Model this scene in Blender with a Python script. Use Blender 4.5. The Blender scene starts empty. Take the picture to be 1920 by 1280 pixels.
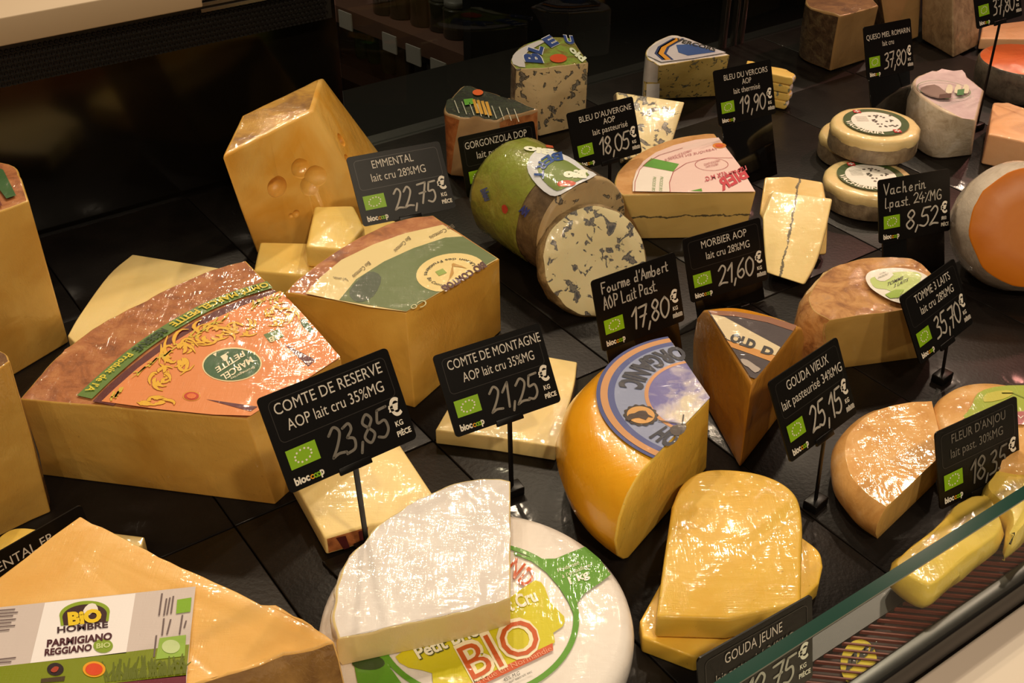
import bpy, bmesh, math, random
from mathutils import Vector as V, Matrix, noise
from mathutils.bvhtree import BVHTree
from math import sin, cos, pi, radians, sqrt, atan2

# ------------------------------------------------------------------ camera, world, lights
sc = bpy.context.scene
COL = sc.collection
FPX, PITCH, CH = 2130.0, radians(34.5), 0.70          # focal length in px of a 1920 wide frame
YAW = radians(35)                                     # direction along the display case
U = V((cos(YAW), sin(YAW), 0)); Bk = V((-sin(YAW), cos(YAW), 0))
cd = bpy.data.cameras.new('camera'); cam = bpy.data.objects.new('camera', cd); COL.objects.link(cam)
cam.location = (0, 0, CH); cam.rotation_euler = (pi/2 - PITCH, 0, 0)
cd.sensor_width = 36; cd.lens = 36*FPX/1920; cd.clip_start = .02
cd.dof.use_dof = False
sc.camera = cam
sc.view_settings.view_transform = 'Standard'; sc.view_settings.look = 'None'
sc.view_settings.gamma = 1; sc.view_settings.use_curve_mapping = False
sc.view_settings.exposure = 0.55
w = bpy.data.worlds.new('world'); sc.world = w; w.use_nodes = True
bgn = w.node_tree.nodes['Background']
bgn.inputs[0].default_value = (1, .82, .64, 1); bgn.inputs[1].default_value = .035

def spot(loc, tgt, power, col=(1, .80, .56), size=62, r=.05, blend=.6):
    l = bpy.data.lights.new('spot_lamp', 'SPOT'); l.energy = power; l.color = col
    l.spot_size = radians(size); l.spot_blend = blend; l.shadow_soft_size = r
    o = bpy.data.objects.new('spot_lamp', l); COL.objects.link(o); o.location = loc
    o.rotation_euler = (V(tgt)-V(loc)).to_track_quat('-Z', 'Y').to_euler()
    return o
WARM = (1, .80, .56)
spot((-.75, 2.82, 2.2), (-.2, .9, 0), 48, WARM)
spot((-.18, 2.85, 2.2), (0, .8, 0), 62, WARM)
spot((.68, 2.76, 2.2), (.25, .8, 0), 62, WARM)
spot((1.42, 3.1, 2.2), (.5, 1.0, 0), 48, (1, .74, .54))
spot((-.9, 4.0, 2.2), (-.2, 1.0, 0), 40, WARM, size=45)
spot((.55, -.75, 2.1), (0, 1.0, 0), 52, WARM)
spot((1.25, -.3, 2.2), (.35, 1.1, 0), 30, WARM)
spot((-1.0, -.5, 2.2), (-.15, 1.0, 0), 20, WARM)
spot((-.3, -1.6, 1.6), (0, 1.0, 0), 16, WARM)  # weak lamp added on the customer side for glints on the film
spot((.9, -2.0, 1.3), (.1, 1.0, 0), 16, WARM)  # second weak lamp added for film glints, lower down
spot((1.9, 2.9, 1.6), (.85, 1.85, 0), 50, (1, .38, .30), size=34)      # the pink meat counter lamp

# ------------------------------------------------------------------ projection helpers
CAM = V((0, 0, CH)); FW = V((0, cos(PITCH), -sin(PITCH))); UP = V((0, sin(PITCH), cos(PITCH))); RT = V((1, 0, 0))
def ray(x, y): return RT*((x-960)/FPX) + UP*((640-y)/FPX) + FW
def at(x, y, h=0.0):
    d = ray(x, y); return CAM + d*((h-CH)/d.z)
class Plane:
    """a real plane in the scene; called with a pixel it gives the point on it"""
    def __init__(s, p, n): s.p = V(p); s.n = V(n).normalized()
    def __call__(s, x, y, off=0.0):
        d = ray(x, y); t = (s.p + s.n*off - CAM).dot(s.n)/d.dot(s.n)
        return CAM + d*t
def flat(h): return Plane((0, 0, h), (0, 0, 1))
def plane3(a, b, c):
    n = (V(b)-V(a)).cross(V(c)-V(a)); n.normalize()
    if n.dot(CAM-V(a)) < 0: n = -n
    return Plane(a, n)
class Cyl:
    def __init__(s, a, b, r): s.a = V(a); s.d = (V(b)-V(a)).normalized(); s.r = r; s.L = (V(b)-V(a)).length
    def __call__(s, x, y, off=0.0):
        d = ray(x, y); o = CAM - s.a; dd = d - s.d*d.dot(s.d); oo = o - s.d*o.dot(s.d); r = s.r+off
        A = dd.dot(dd); B = 2*dd.dot(oo); C = oo.dot(oo)-r*r; D = max(B*B-4*A*C, 0)
        return CAM + d*((-B-sqrt(D))/(2*A))
def case(s, t, z=0.0): return U*s + Bk*t + V((0, 0, z))
def wallp(t): return Plane(Bk*t, -Bk)

# ------------------------------------------------------------------ materials
def srgb(c):
    if isinstance(c, str): c = [int(c[i:i+2], 16)/255 for i in (0, 2, 4)]
    return tuple(((x/12.92) if x <= .04045 else ((x+.055)/1.055)**2.4) for x in c[:3]) + (1,)
MATS = {}
class NT:
    def __init__(s, name):
        s.m = bpy.data.materials.new(name); s.m.use_nodes = True; s.t = s.m.node_tree
        s.b = s.t.nodes['Principled BSDF']; s.pos = None
    def n(s, t, **k):
        x = s.t.nodes.new(t)
        for a, v in k.items(): setattr(x, a, v)
        return x
    def l(s, a, b): s.t.links.new(a, b)
    def P(s):
        if not s.pos: s.pos = s.n('ShaderNodeNewGeometry').outputs['Position']
        return s.pos
    def mapped(s, scale, rot=(0, 0, 0)):
        m = s.n('ShaderNodeMapping'); m.inputs['Scale'].default_value = scale; m.inputs['Rotation'].default_value = rot
        s.l(s.P(), m.inputs['Vector']); return m.outputs[0]
    def noise(s, scale, detail=3, dist=0, rough=.5, vec=None):
        x = s.n('ShaderNodeTexNoise'); x.inputs['Scale'].default_value = scale; x.inputs['Detail'].default_value = detail
        x.inputs['Distortion'].default_value = dist; x.inputs['Roughness'].default_value = rough
        s.l(vec if vec is not None else s.P(), x.inputs['Vector']); return x.outputs['Fac']
    def ramp(s, fac, stops, interp='LINEAR'):
        r = s.n('ShaderNodeValToRGB'); e = r.color_ramp; e.interpolation = interp
        while len(e.elements) < len(stops): e.elements.new(.5)
        for el, (p, c) in zip(e.elements, stops): el.position = p; el.color = c if isinstance(c, tuple) and len(c) == 4 else srgb(c)
        s.l(fac, r.inputs[0]); return r.outputs[0]
    def mix(s, fac, a, b, blend='MIX'):
        x = s.n('ShaderNodeMix', data_type='RGBA', blend_type=blend)
        if isinstance(fac, (int, float)): x.inputs[0].default_value = fac
        else: s.l(fac, x.inputs[0])
        for v, i in ((a, 6), (b, 7)):
            if isinstance(v, (str, tuple)): x.inputs[i].default_value = srgb(v) if isinstance(v, str) else v
            else: s.l(v, x.inputs[i])
        return x.outputs[2]
    def math(s, op, a, b=None, clamp=False):
        x = s.n('ShaderNodeMath', operation=op, use_clamp=clamp)
        for v, i in ((a, 0), (b, 1)):
            if v is None: continue
            if isinstance(v, (int, float)): x.inputs[i].default_value = v
            else: s.l(v, x.inputs[i])
        return x.outputs[0]
    def dot(s, n):
        x = s.n('ShaderNodeVectorMath', operation='DOT_PRODUCT'); s.l(s.P(), x.inputs[0]); x.inputs[1].default_value = n
        return x.outputs['Value']
    def bump(s, fac, strength, dist=.001):
        b = s.n('ShaderNodeBump'); b.inputs['Strength'].default_value = strength; b.inputs['Distance'].default_value = dist
        s.l(fac, b.inputs['Height']); return b.outputs[0]
    def color(s, c):
        if isinstance(c, (str, tuple)): s.b.inputs['Base Color'].default_value = srgb(c) if isinstance(c, str) else c
        else: s.l(c, s.b.inputs['Base Color'])
    def rough(s, v): s.b.inputs['Roughness'].default_value = v
    def film(s, k=1.0, rot=0.6, wt=.85):
        """tight cling film over the surface: a clear coat with pulled creases"""
        if k <= 0: return
        b = s.b; b.inputs['Coat Weight'].default_value = min(1, .45+.45*k); b.inputs['Coat Roughness'].default_value = .045
        b.inputs['Specular IOR Level'].default_value = .28
        v1 = s.mapped((18, 260, 60), (.3, .2, rot)); v2 = s.mapped((200, 16, 70), (.1, .4, rot+.5))
        c1 = s.math('POWER', s.math('ABSOLUTE', s.math('SUBTRACT', s.noise(1, 2, 1.2, .5, v1), .5)), .6)
        c2 = s.math('POWER', s.math('ABSOLUTE', s.math('SUBTRACT', s.noise(1, 2, 1.2, .5, v2), .5)), .6)
        mask = s.ramp(s.noise(13, 2, .8), [(.36, (.18, .18, .18, 1)), (.6, (1, 1, 1, 1))])
        h = s.math('ADD', s.math('MULTIPLY', s.math('MINIMUM', c1, c2), mask), s.math('MULTIPLY', s.noise(24, 2, .8), 3.5))
        s.l(s.bump(h, 1.0, .00055*(.4+.6*k)), b.inputs['Coat Normal'])
        b2 = s.n('ShaderNodeBump'); b2.inputs['Strength'].default_value = 1; b2.inputs['Distance'].default_value = .00012+.00018*min(k, 1)
        s.l(h, b2.inputs['Height'])
        if b.inputs['Normal'].is_linked: s.l(b.inputs['Normal'].links[0].from_socket, b2.inputs['Normal'])
        s.l(b2.outputs[0], b.inputs['Normal'])
def mat(key, f):
    if key not in MATS: MATS[key] = f().m
    return MATS[key]
def cheese(name, c1, c2, film=1.0, rough=.42, sss=.12, spots=0, rot=.6, grain=0):
    def f():
        t = NT(name); n = t.noise(14, 4, .8); c = t.ramp(n, [(.3, c1), (.7, c2)])
        if spots:
            k = t.ramp(t.noise(260, 2, .3), [(.70, (0, 0, 0, 1)), (.76, (1, 1, 1, 1))])
            c = t.mix(t.math('MULTIPLY', k, spots), c, '7a5a28')
        t.color(c); t.rough(rough)
        if sss:
            t.b.inputs['Subsurface Weight'].default_value = sss; t.b.inputs['Subsurface Scale'].default_value = .006
            t.b.inputs['Subsurface Radius'].default_value = (1, .55, .2)
        t.l(t.bump(t.noise(120, 4), .25+grain, .0006), t.b.inputs['Normal'])
        t.film(film, rot); return t
    return mat(name, f)
def rind(name, cs, film=.8, scale=45, bump=.6, rough=.6, rot=.6):
    def f():
        t = NT(name); n = t.noise(scale, 6, .6, .65)
        st = [(.30+.4*i/(len(cs)-1), c) for i, c in enumerate(cs)]
        t.color(t.ramp(n, st)); t.rough(rough)
        t.l(t.bump(t.noise(scale*3, 5, .3, .6), bump, .0012), t.b.inputs['Normal']); t.film(film, rot); return t
    return mat(name, f)
def blue(name, c1, c2, vein, scale=90, thr=.60, film=.5, gray=False, lumps=.3):
    def f():
        t = NT(name); base = t.ramp(t.noise(20, 4), [(.35, c1), (.7, c2)])
        v = t.n('ShaderNodeTexVoronoi'); v.inputs['Scale'].default_value = scale*.75; v.distance = 'EUCLIDEAN'
        w_ = t.n('ShaderNodeVectorMath', operation='ADD'); nz = t.n('ShaderNodeTexNoise'); nz.inputs['Scale'].default_value = scale*.9
        nz.inputs['Detail'].default_value = 3
        sc_ = t.n('ShaderNodeVectorMath', operation='SCALE'); sc_.inputs['Scale'].default_value = .009*90/scale
        t.l(t.P(), nz.inputs['Vector']); t.l(nz.outputs['Color'], sc_.inputs[0]); t.l(t.P(), w_.inputs[0]); t.l(sc_.outputs[0], w_.inputs[1])
        t.l(w_.outputs[0], v.inputs['Vector'])
        n1 = t.noise(scale, 2.5, .5, .55, w_.outputs[0]); n2 = t.noise(scale*.3, 2, .5)
        sc3 = t.math('ADD', t.math('MULTIPLY', n1, .8), t.math('MULTIPLY', n2, .22))
        m = t.ramp(sc3, [(thr-.045, (0, 0, 0, 1)), (thr-.03, (.35, .35, .35, 1)), (thr-.015, (1, 1, 1, 1))])
        inner = t.ramp(sc3, [(thr, vein), (thr+.035, '8a8478'), (thr+.09, vein)])
        t.color(t.mix(m, base, inner)); t.rough(.45)
        t.b.inputs['Subsurface Weight'].default_value = .08; t.b.inputs['Subsurface Scale'].default_value = .004
        t.l(t.bump(t.math('SUBTRACT', t.noise(80, 4), m), lumps, .001), t.b.inputs['Normal'])
        t.film(film); return t
    return mat(name, f)
def ink(c, film=.38, rough=.5):
    """printed colour on paper under film"""
    def f():
        t = NT('print_'+c); t.color(c); t.rough(rough); t.film(film); return t
    return mat('ink%s%g' % (c, film), f)
def plain(name, c, rough=.5, metal=0, emit=0, spec=.5, bump=0, bscale=300, coat=0):
    def f():
        t = NT(name); t.color(c); t.rough(rough); t.b.inputs['Metallic'].default_value = metal
        t.b.inputs['Specular IOR Level'].default_value = spec
        if bump: t.l(t.bump(t.noise(bscale, 3), bump, .0006), t.b.inputs['Normal'])
        if coat: t.b.inputs['Coat Weight'].default_value = coat
        return t
    return mat(name, f)
def glass(name, tint='f2fbf6', rough=.0, spec=1.3):
    def f():
        t = NT(name); tr = t.n('ShaderNodeBsdfTransparent'); tr.inputs[0].default_value = srgb(tint)
        gs_ = t.n('ShaderNodeBsdfGlossy'); gs_.inputs['Roughness'].default_value = .02
        fr = t.n('ShaderNodeFresnel'); fr.inputs['IOR'].default_value = spec
        mx = t.n('ShaderNodeMixShader'); gm_ = t.n('ShaderNodeNewGeometry'); t.l(t.math('MULTIPLY', fr.outputs[0], t.math('SUBTRACT', 1, gm_.outputs['Backfacing'])), mx.inputs[0]); t.l(tr.outputs[0], mx.inputs[1]); t.l(gs_.outputs[0], mx.inputs[2])
        t.l(mx.outputs[0], t.t.nodes['Material Output'].inputs['Surface'])
        return t
    return mat(name, f)

# ------------------------------------------------------------------ object helpers
ORG = {}
def root(name, loc, label, cat, group=None):
    o = bpy.data.objects.new(name, None); COL.objects.link(o); o.location = loc; o.empty_display_size = .02
    o['label'] = label; o['category'] = cat
    if group: o['group'] = group
    ORG[o.name] = V(loc); return o
def link(name, me, parent=None, org=None):
    o = bpy.data.objects.new(name, me); COL.objects.link(o)
    if parent is not None: o.parent = parent; ORG[o.name] = ORG[parent.name]
    else: ORG[o.name] = V(org or (0, 0, 0)); o.location = ORG[o.name]
    return o
def mk(name, verts, faces, m, parent=None, org=None, smooth=False, mi=None, angle=50):
    o_ = ORG[parent.name] if parent is not None else V(org or (0, 0, 0))
    me = bpy.data.meshes.new(name); me.from_pydata([tuple(V(v)-o_) for v in verts], [], faces)
    for x in (m if isinstance(m, (list, tuple)) else [m]): me.materials.append(x)
    if mi: me.polygons.foreach_set('material_index', mi)
    if smooth:
        me.polygons.foreach_set('use_smooth', [True]*len(me.polygons)); me.set_sharp_from_angle(angle=radians(angle))
    me.update()
    return link(name, me, parent, org)
def struct(o): o['kind'] = 'structure'; return o
class MB:
    def __init__(s): s.v = []; s.f = []; s.mi = []
    def add(s, v, f, m=0):
        n = len(s.v); s.v += [V(x) for x in v]; s.f += [[i+n for i in q] for q in f]; s.mi += [m]*len(f)
    def box(s, o, a, b, c, m=0):
        """box from corner o with edge vectors a, b, c"""
        o, a, b, c = V(o), V(a), V(b), V(c)
        v = [o, o+a, o+a+b, o+b, o+c, o+a+c, o+a+b+c, o+b+c]
        s.add(v, [[0, 3, 2, 1], [4, 5, 6, 7], [0, 1, 5, 4], [1, 2, 6, 5], [2, 3, 7, 6], [3, 0, 4, 7]], m)
    def cbox(s, s0, s1, t0, t1, z0, z1, m=0):
        s.box(case(s0, t0, z0), U*(s1-s0), Bk*(t1-t0), V((0, 0, z1-z0)), m)
    def build(s, name, m, parent=None, org=None, smooth=False, bevel=0, seg=2):
        o = mk(name, s.v, s.f, m, parent, org, smooth, s.mi)
        if name in ('branch_ornament', 'ornament', 'ornament_outline', 'small_print', 'grass_print', 'white_stripes', 'gold_lettering', 'cow_drawing', 'logo_stars', 'strike_marks'): o['kind'] = 'stuff'
        if bevel:
            bm = bmesh.new(); bm.from_mesh(o.data); bmesh.ops.remove_doubles(bm, verts=bm.verts, dist=1e-6)
            bmesh.ops.recalc_face_normals(bm, faces=bm.faces)
            ed = [e for e in bm.edges if len(e.link_faces) == 2 and e.calc_face_angle(0) > .6]
            bmesh.ops.bevel(bm, geom=ed, offset=bevel, segments=seg, affect='EDGES', profile=.5, clamp_overlap=True)
            for f in bm.faces: f.smooth = True
            bm.to_mesh(o.data); bm.free(); o.data.set_sharp_from_angle(angle=radians(50))
        return o
def cr(p0, p1, p2, p3, t):
    return .5*((2*p1)+(p2-p0)*t+(2*p0-5*p1+4*p2-p3)*t*t+(3*p1-p0-3*p2+p3)*t**3)
def smooth_line(p, m=5):
    if len(p) < 3: return list(p)
    q = [2*p[0]-p[1]]+list(p)+[2*p[-1]-p[-2]]; out = []
    for i in range(1, len(q)-2):
        for k in range(m): out.append(cr(q[i-1], q[i], q[i+1], q[i+2], k/m))
    out.append(p[-1]); return out

def loft(T, B, kinds, prof, wob=0, seed=0, mr=5, mc=8):
    """outline T above outline B; edge kinds c (knife cut) or r (rind); prof = (height fraction, inset) layers"""
    n = len(T)
    area = sum(T[i].x*T[(i+1) % n].y-T[(i+1) % n].x*T[i].y for i in range(n))
    if area < 0:
        T = T[::-1]; B = B[::-1]; kinds = [kinds[(n-2-j) % n] for j in range(n)]
    t2, b2, k2 = [], [], []
    for i in range(n):
        k = kinds[i]; j = (i+1) % n
        if k == 'r':
            pa = (i-1) % n if kinds[(i-1) % n] == 'r' else None
            pb = (i+2) % n if kinds[j] == 'r' else None
            for q, out in ((T, t2), (B, b2)):
                p0 = q[pa] if pa is not None else 2*q[i]-q[j]; p3 = q[pb] if pb is not None else 2*q[j]-q[i]
                for s in range(mr): out.append(cr(p0, q[i], q[j], p3, s/mr))
            k2 += ['r']*mr
        else:
            for q, out in ((T, t2), (B, b2)):
                for s in range(mc): out.append(q[i].lerp(q[j], s/mc))
            k2 += ['c']*mc
    N = len(t2); dirs = []
    for i in range(N):
        kp, kn = k2[i-1], k2[i]; a, b, c = t2[i-1], t2[i], t2[(i+1) % N]
        if kp == 'r' and kn == 'r':
            tg = (c-a); d = V((-tg.y, tg.x, 0))
        elif kp == 'c' and kn == 'r': d = a-b
        elif kp == 'r' and kn == 'c': d = c-b
        else: d = V((0, 0, 0))
        if d.length > 1e-9: d.normalize()
        dirs.append(d)
    if wob:
        t2 = [p+V((0, 0, wob*noise.noise(p*70+V((seed, 0, 0))))) + d*wob*.8*noise.noise(p*60+V((0, seed, 3))) for p, d in zip(t2, dirs)]
    vs, fs, mi = [], [], []
    for f, d in prof:
        for i in range(N):
            p = b2[i].lerp(t2[i], f)+dirs[i]*d
            if wob and 0 < f < 1: p = p+dirs[i]*wob*noise.noise(p*80)
            vs.append(p)
    L = len(prof)
    for a in range(L-1):
        for i in range(N):
            j = (i+1) % N; fs.append([a*N+i, a*N+j, (a+1)*N+j, (a+1)*N+i]); mi.append(1 if k2[i] == 'r' else 0)
    fs.append(list(range(N))[::-1]); mi.append(0)
    fs.append([(L-1)*N+i for i in range(N)]); mi.append(2)
    return vs, fs, mi
def bevel_mesh(vs, fs, mi, off, seg=3, ang=.7):
    bm = bmesh.new(); bv = [bm.verts.new(v) for v in vs]
    for f, m in zip(fs, mi):
        try: q = bm.faces.new([bv[i] for i in f]); q.material_index = m
        except ValueError: pass
    bmesh.ops.recalc_face_normals(bm, faces=bm.faces)
    if off:
        ed = [e for e in bm.edges if len(e.link_faces) == 2 and e.calc_face_angle(0) > ang]
        bmesh.ops.bevel(bm, geom=ed, offset=off, segments=seg, affect='EDGES', profile=.5, clamp_overlap=True)
    return bm
def split_parts(bm, rt, names, mats):
    """one mesh object for every named part; faces go by material index"""
    out = {}
    for nm in dict.fromkeys(names):
        idx = [i for i, x in enumerate(names) if x == nm]
        fl = [f for f in bm.faces if f.material_index in idx]
        if not fl: continue
        vm = {}; vs = []; fs = []; mi = []; ml = [mats[i] for i in idx]
        for f in fl:
            q = []
            for v in f.verts:
                if v.index not in vm: vm[v.index] = len(vs); vs.append(v.co.copy())
                q.append(vm[v.index])
            fs.append(q); mi.append(idx.index(f.material_index))
        out[nm] = mk(nm, vs, fs, ml, rt, smooth=True, mi=mi)
    return out
STD = ((0, 0), (.5, -.0008), (1, 0))
def piece(name, label, cat, top, kinds, h, mats, prof=STD, bot=None, base=0.0, ext=None, group=None, bevel=.0015,
          wob=0, parts=('paste', 'rind', 'rind'), holes=(), holemat=None, cut=None):
    T = [at(p[0], p[1], p[2] if len(p) > 2 else h) for p in top]
    kinds = list(kinds) if len(kinds) == len(top) else list(kinds)+[kinds[-1]]*(len(top)-len(kinds))
    Bt = []
    for i, t in enumerate(T):
        if bot and i in bot: Bt.append(at(bot[i][0], bot[i][1], base))
        elif ext: Bt.append(t+V(ext))
        else: Bt.append(V((t.x, t.y, base)))
    vs, fs, mi = loft(T, Bt, kinds, prof, wob, seed=len(ORG))
    bm = bevel_mesh(vs, fs, mi, bevel)
    bm.verts.index_update()
    c = sum(Bt, V((0, 0, 0)))/len(Bt)
    rt = root(name, c, label, cat, group)
    if cut:                                             # holes opened in the paste by real subtraction
        me = bpy.data.meshes.new('tmp'); bmesh.ops.triangulate(bm, faces=bm.faces); bm.to_mesh(me); ob = bpy.data.objects.new('tmp', me); COL.objects.link(ob)
        for m in mats: me.materials.append(m)
        bvh = BVHTree.FromBMesh(bm); tmp = [ob]
        for (px, py, dep), r, sc3 in cut:
            hit, hn, _, _ = bvh.ray_cast(CAM, ray(px, py).normalized())
            if hit is None: continue
            p = hit + ray(px, py).normalized()*dep; cb = bmesh.new()
            bmesh.ops.create_uvsphere(cb, u_segments=28, v_segments=18, radius=r, matrix=Matrix.Translation(p) @ Matrix.Diagonal((*sc3, 1)))
            m2 = bpy.data.meshes.new('tmp2'); cb.to_mesh(m2); cb.free(); o2 = bpy.data.objects.new('tmp2', m2); COL.objects.link(o2); tmp.append(o2)
            md = ob.modifiers.new('b', 'BOOLEAN'); md.operation = 'DIFFERENCE'; md.object = o2; md.solver = 'EXACT'
        dg = bpy.context.evaluated_depsgraph_get(); dg.update(); me3 = bpy.data.meshes.new_from_object(ob.evaluated_get(dg))
        bm.free(); bm = bmesh.new(); bm.from_mesh(me3); bm.verts.index_update()
        pass
        for x in tmp: bpy.data.objects.remove(x)
    pr = split_parts(bm, rt, parts, mats); bm.free()
    return rt, pr, T, Bt
def disc(n, f, c, r, ang0=0, ang1=2*pi): return [f(c[0]+r[0]*cos(ang0+(ang1-ang0)*i/n), c[1]+r[1]*sin(ang0+(ang1-ang0)*i/n)) for i in range(n)]

# ------------------------------------------------------------------ flat print: polygons, bands, lettering
def poly(surf, px, c, parent, name='print', off=.0006, film=.38, sm=0, m=None):
    if sm:
        q = [V((*p, 0)) for p in px]; n = len(q); o = []
        for i in range(n):
            for k in range(sm): o.append(cr(q[i-1], q[i], q[(i+1) % n], q[(i+2) % n], k/sm))
        px = [(p.x, p.y) for p in o]
    v = [surf(x, y, off) for x, y in px]
    if isinstance(surf, Cyl):                      # follow the curve with a fan of small triangles
        me = bmesh.new(); bv = [me.verts.new((x, y, 0)) for x, y in px]; f = me.faces.new(bv)
        bmesh.ops.triangulate(me, faces=[f]); bmesh.ops.subdivide_edges(me, edges=me.edges, cuts=5, use_grid_fill=True)
        bmesh.ops.triangulate(me, faces=me.faces); me.verts.index_update()
        vs = [surf(q.co.x, q.co.y, off) for q in me.verts]; fs = [[q.index for q in f.verts] for f in me.faces]; me.free()
        return mk(name, vs, fs, m or ink(c, film), parent, smooth=True)
    return mk(name, v, [list(range(len(v)))], m or ink(c, film), parent)
def ell(cx, cy, rx, ry, n=36, rot=0, a0=0, a1=2*pi):
    cl = abs(a1-a0) > 6.2; N = n if cl else n+1
    return [(cx+rx*cos(a)*cos(rot)-ry*sin(a)*sin(rot), cy+rx*cos(a)*sin(rot)+ry*sin(a)*cos(rot)) for a in (a0+(a1-a0)*i/n for i in range(N))]
def band(pts, wid, c, parent, name='printed_band', up=V((0, 0, 1)), closed=False, film=.38, taper=False, m=None, mb=None):
    """flat ribbon along world points"""
    n = len(pts); vs = []; fs = []
    for i, p in enumerate(pts):
        a = pts[(i-1) % n] if closed or i else pts[i]; b = pts[(i+1) % n] if closed or i < n-1 else pts[i]
        d = (b-a).normalized(); s = up.cross(d).normalized()
        wd = wid*(sin(pi*(i+.5)/n) if taper else 1)
        vs += [p+s*wd/2, p-s*wd/2]
    for i in range(n if closed else n-1):
        j = (i+1) % n; fs.append([2*i, 2*i+1, 2*j+1, 2*j])
    if mb is not None: mb.add(vs, fs); return
    return mk(name, vs, fs, m or ink(c, film), parent)
TXT = {}
def glyphs(s, bold=0.0, shear=0.0, sp=1.0):
    k = (s, bold, shear, sp)
    if k not in TXT:
        cu = bpy.data.curves.new('t', 'FONT'); cu.body = s; cu.size = 1; cu.resolution_u = 3; cu.offset = bold; cu.shear = shear; cu.space_character = sp
        cu.fill_mode = 'FRONT'
        ob = bpy.data.objects.new('t', cu); me = bpy.data.meshes.new_from_object(ob)
        vs = [(v.co.x, v.co.y) for v in me.vertices]; fs = [list(p.vertices) for p in me.polygons]
        x0 = min(v[0] for v in vs); x1 = max(v[0] for v in vs)
        TXT[k] = ([(x-x0, y) for x, y in vs], fs, x1-x0)
        bpy.data.objects.remove(ob); bpy.data.curves.remove(cu); bpy.data.meshes.remove(me)
    return TXT[k]
CAPH = .70
def text_px(surf, s, o, e, up, c, parent, name='lettering', off=.0012, bold=.0, shear=0, film=.38, mb=None, m=None):
    """text from pixel o to pixel e on a surface; up = pixel vector of the capital height"""
    vs, fs, wd = glyphs(s, bold, shear)
    q = []
    for x, y in vs:
        a = x/wd; b = y/CAPH; q.append(surf(o[0]+(e[0]-o[0])*a+up[0]*b, o[1]+(e[1]-o[1])*a+up[1]*b, off))
    if mb is not None: mb.add(q, fs); return
    return mk(name, q, fs, m or ink(c, film), parent)
def text_path(pts, s, size, c, parent, name='lettering', s0=0.0, bold=.0, up=V((0, 0, 1)), film=.38, fit=None, spread=1.0):
    """text laid along world points; its top points to the left of the path"""
    L = [0]
    for a, b in zip(pts, pts[1:]): L.append(L[-1]+(b-a).length)
    vs, fs, wd = glyphs(s, bold)
    kx = (fit/wd) if fit else size*spread
    q = []
    for x, y in vs:
        d = s0+x*kx; i = 0
        while i < len(pts)-2 and L[i+1] < d: i += 1
        t = (pts[i+1]-pts[i]).normalized(); q.append(pts[i]+t*(d-L[i])+up.cross(t)*y*size)
    return mk(name, q, fs, ink(c, film), parent)

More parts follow.
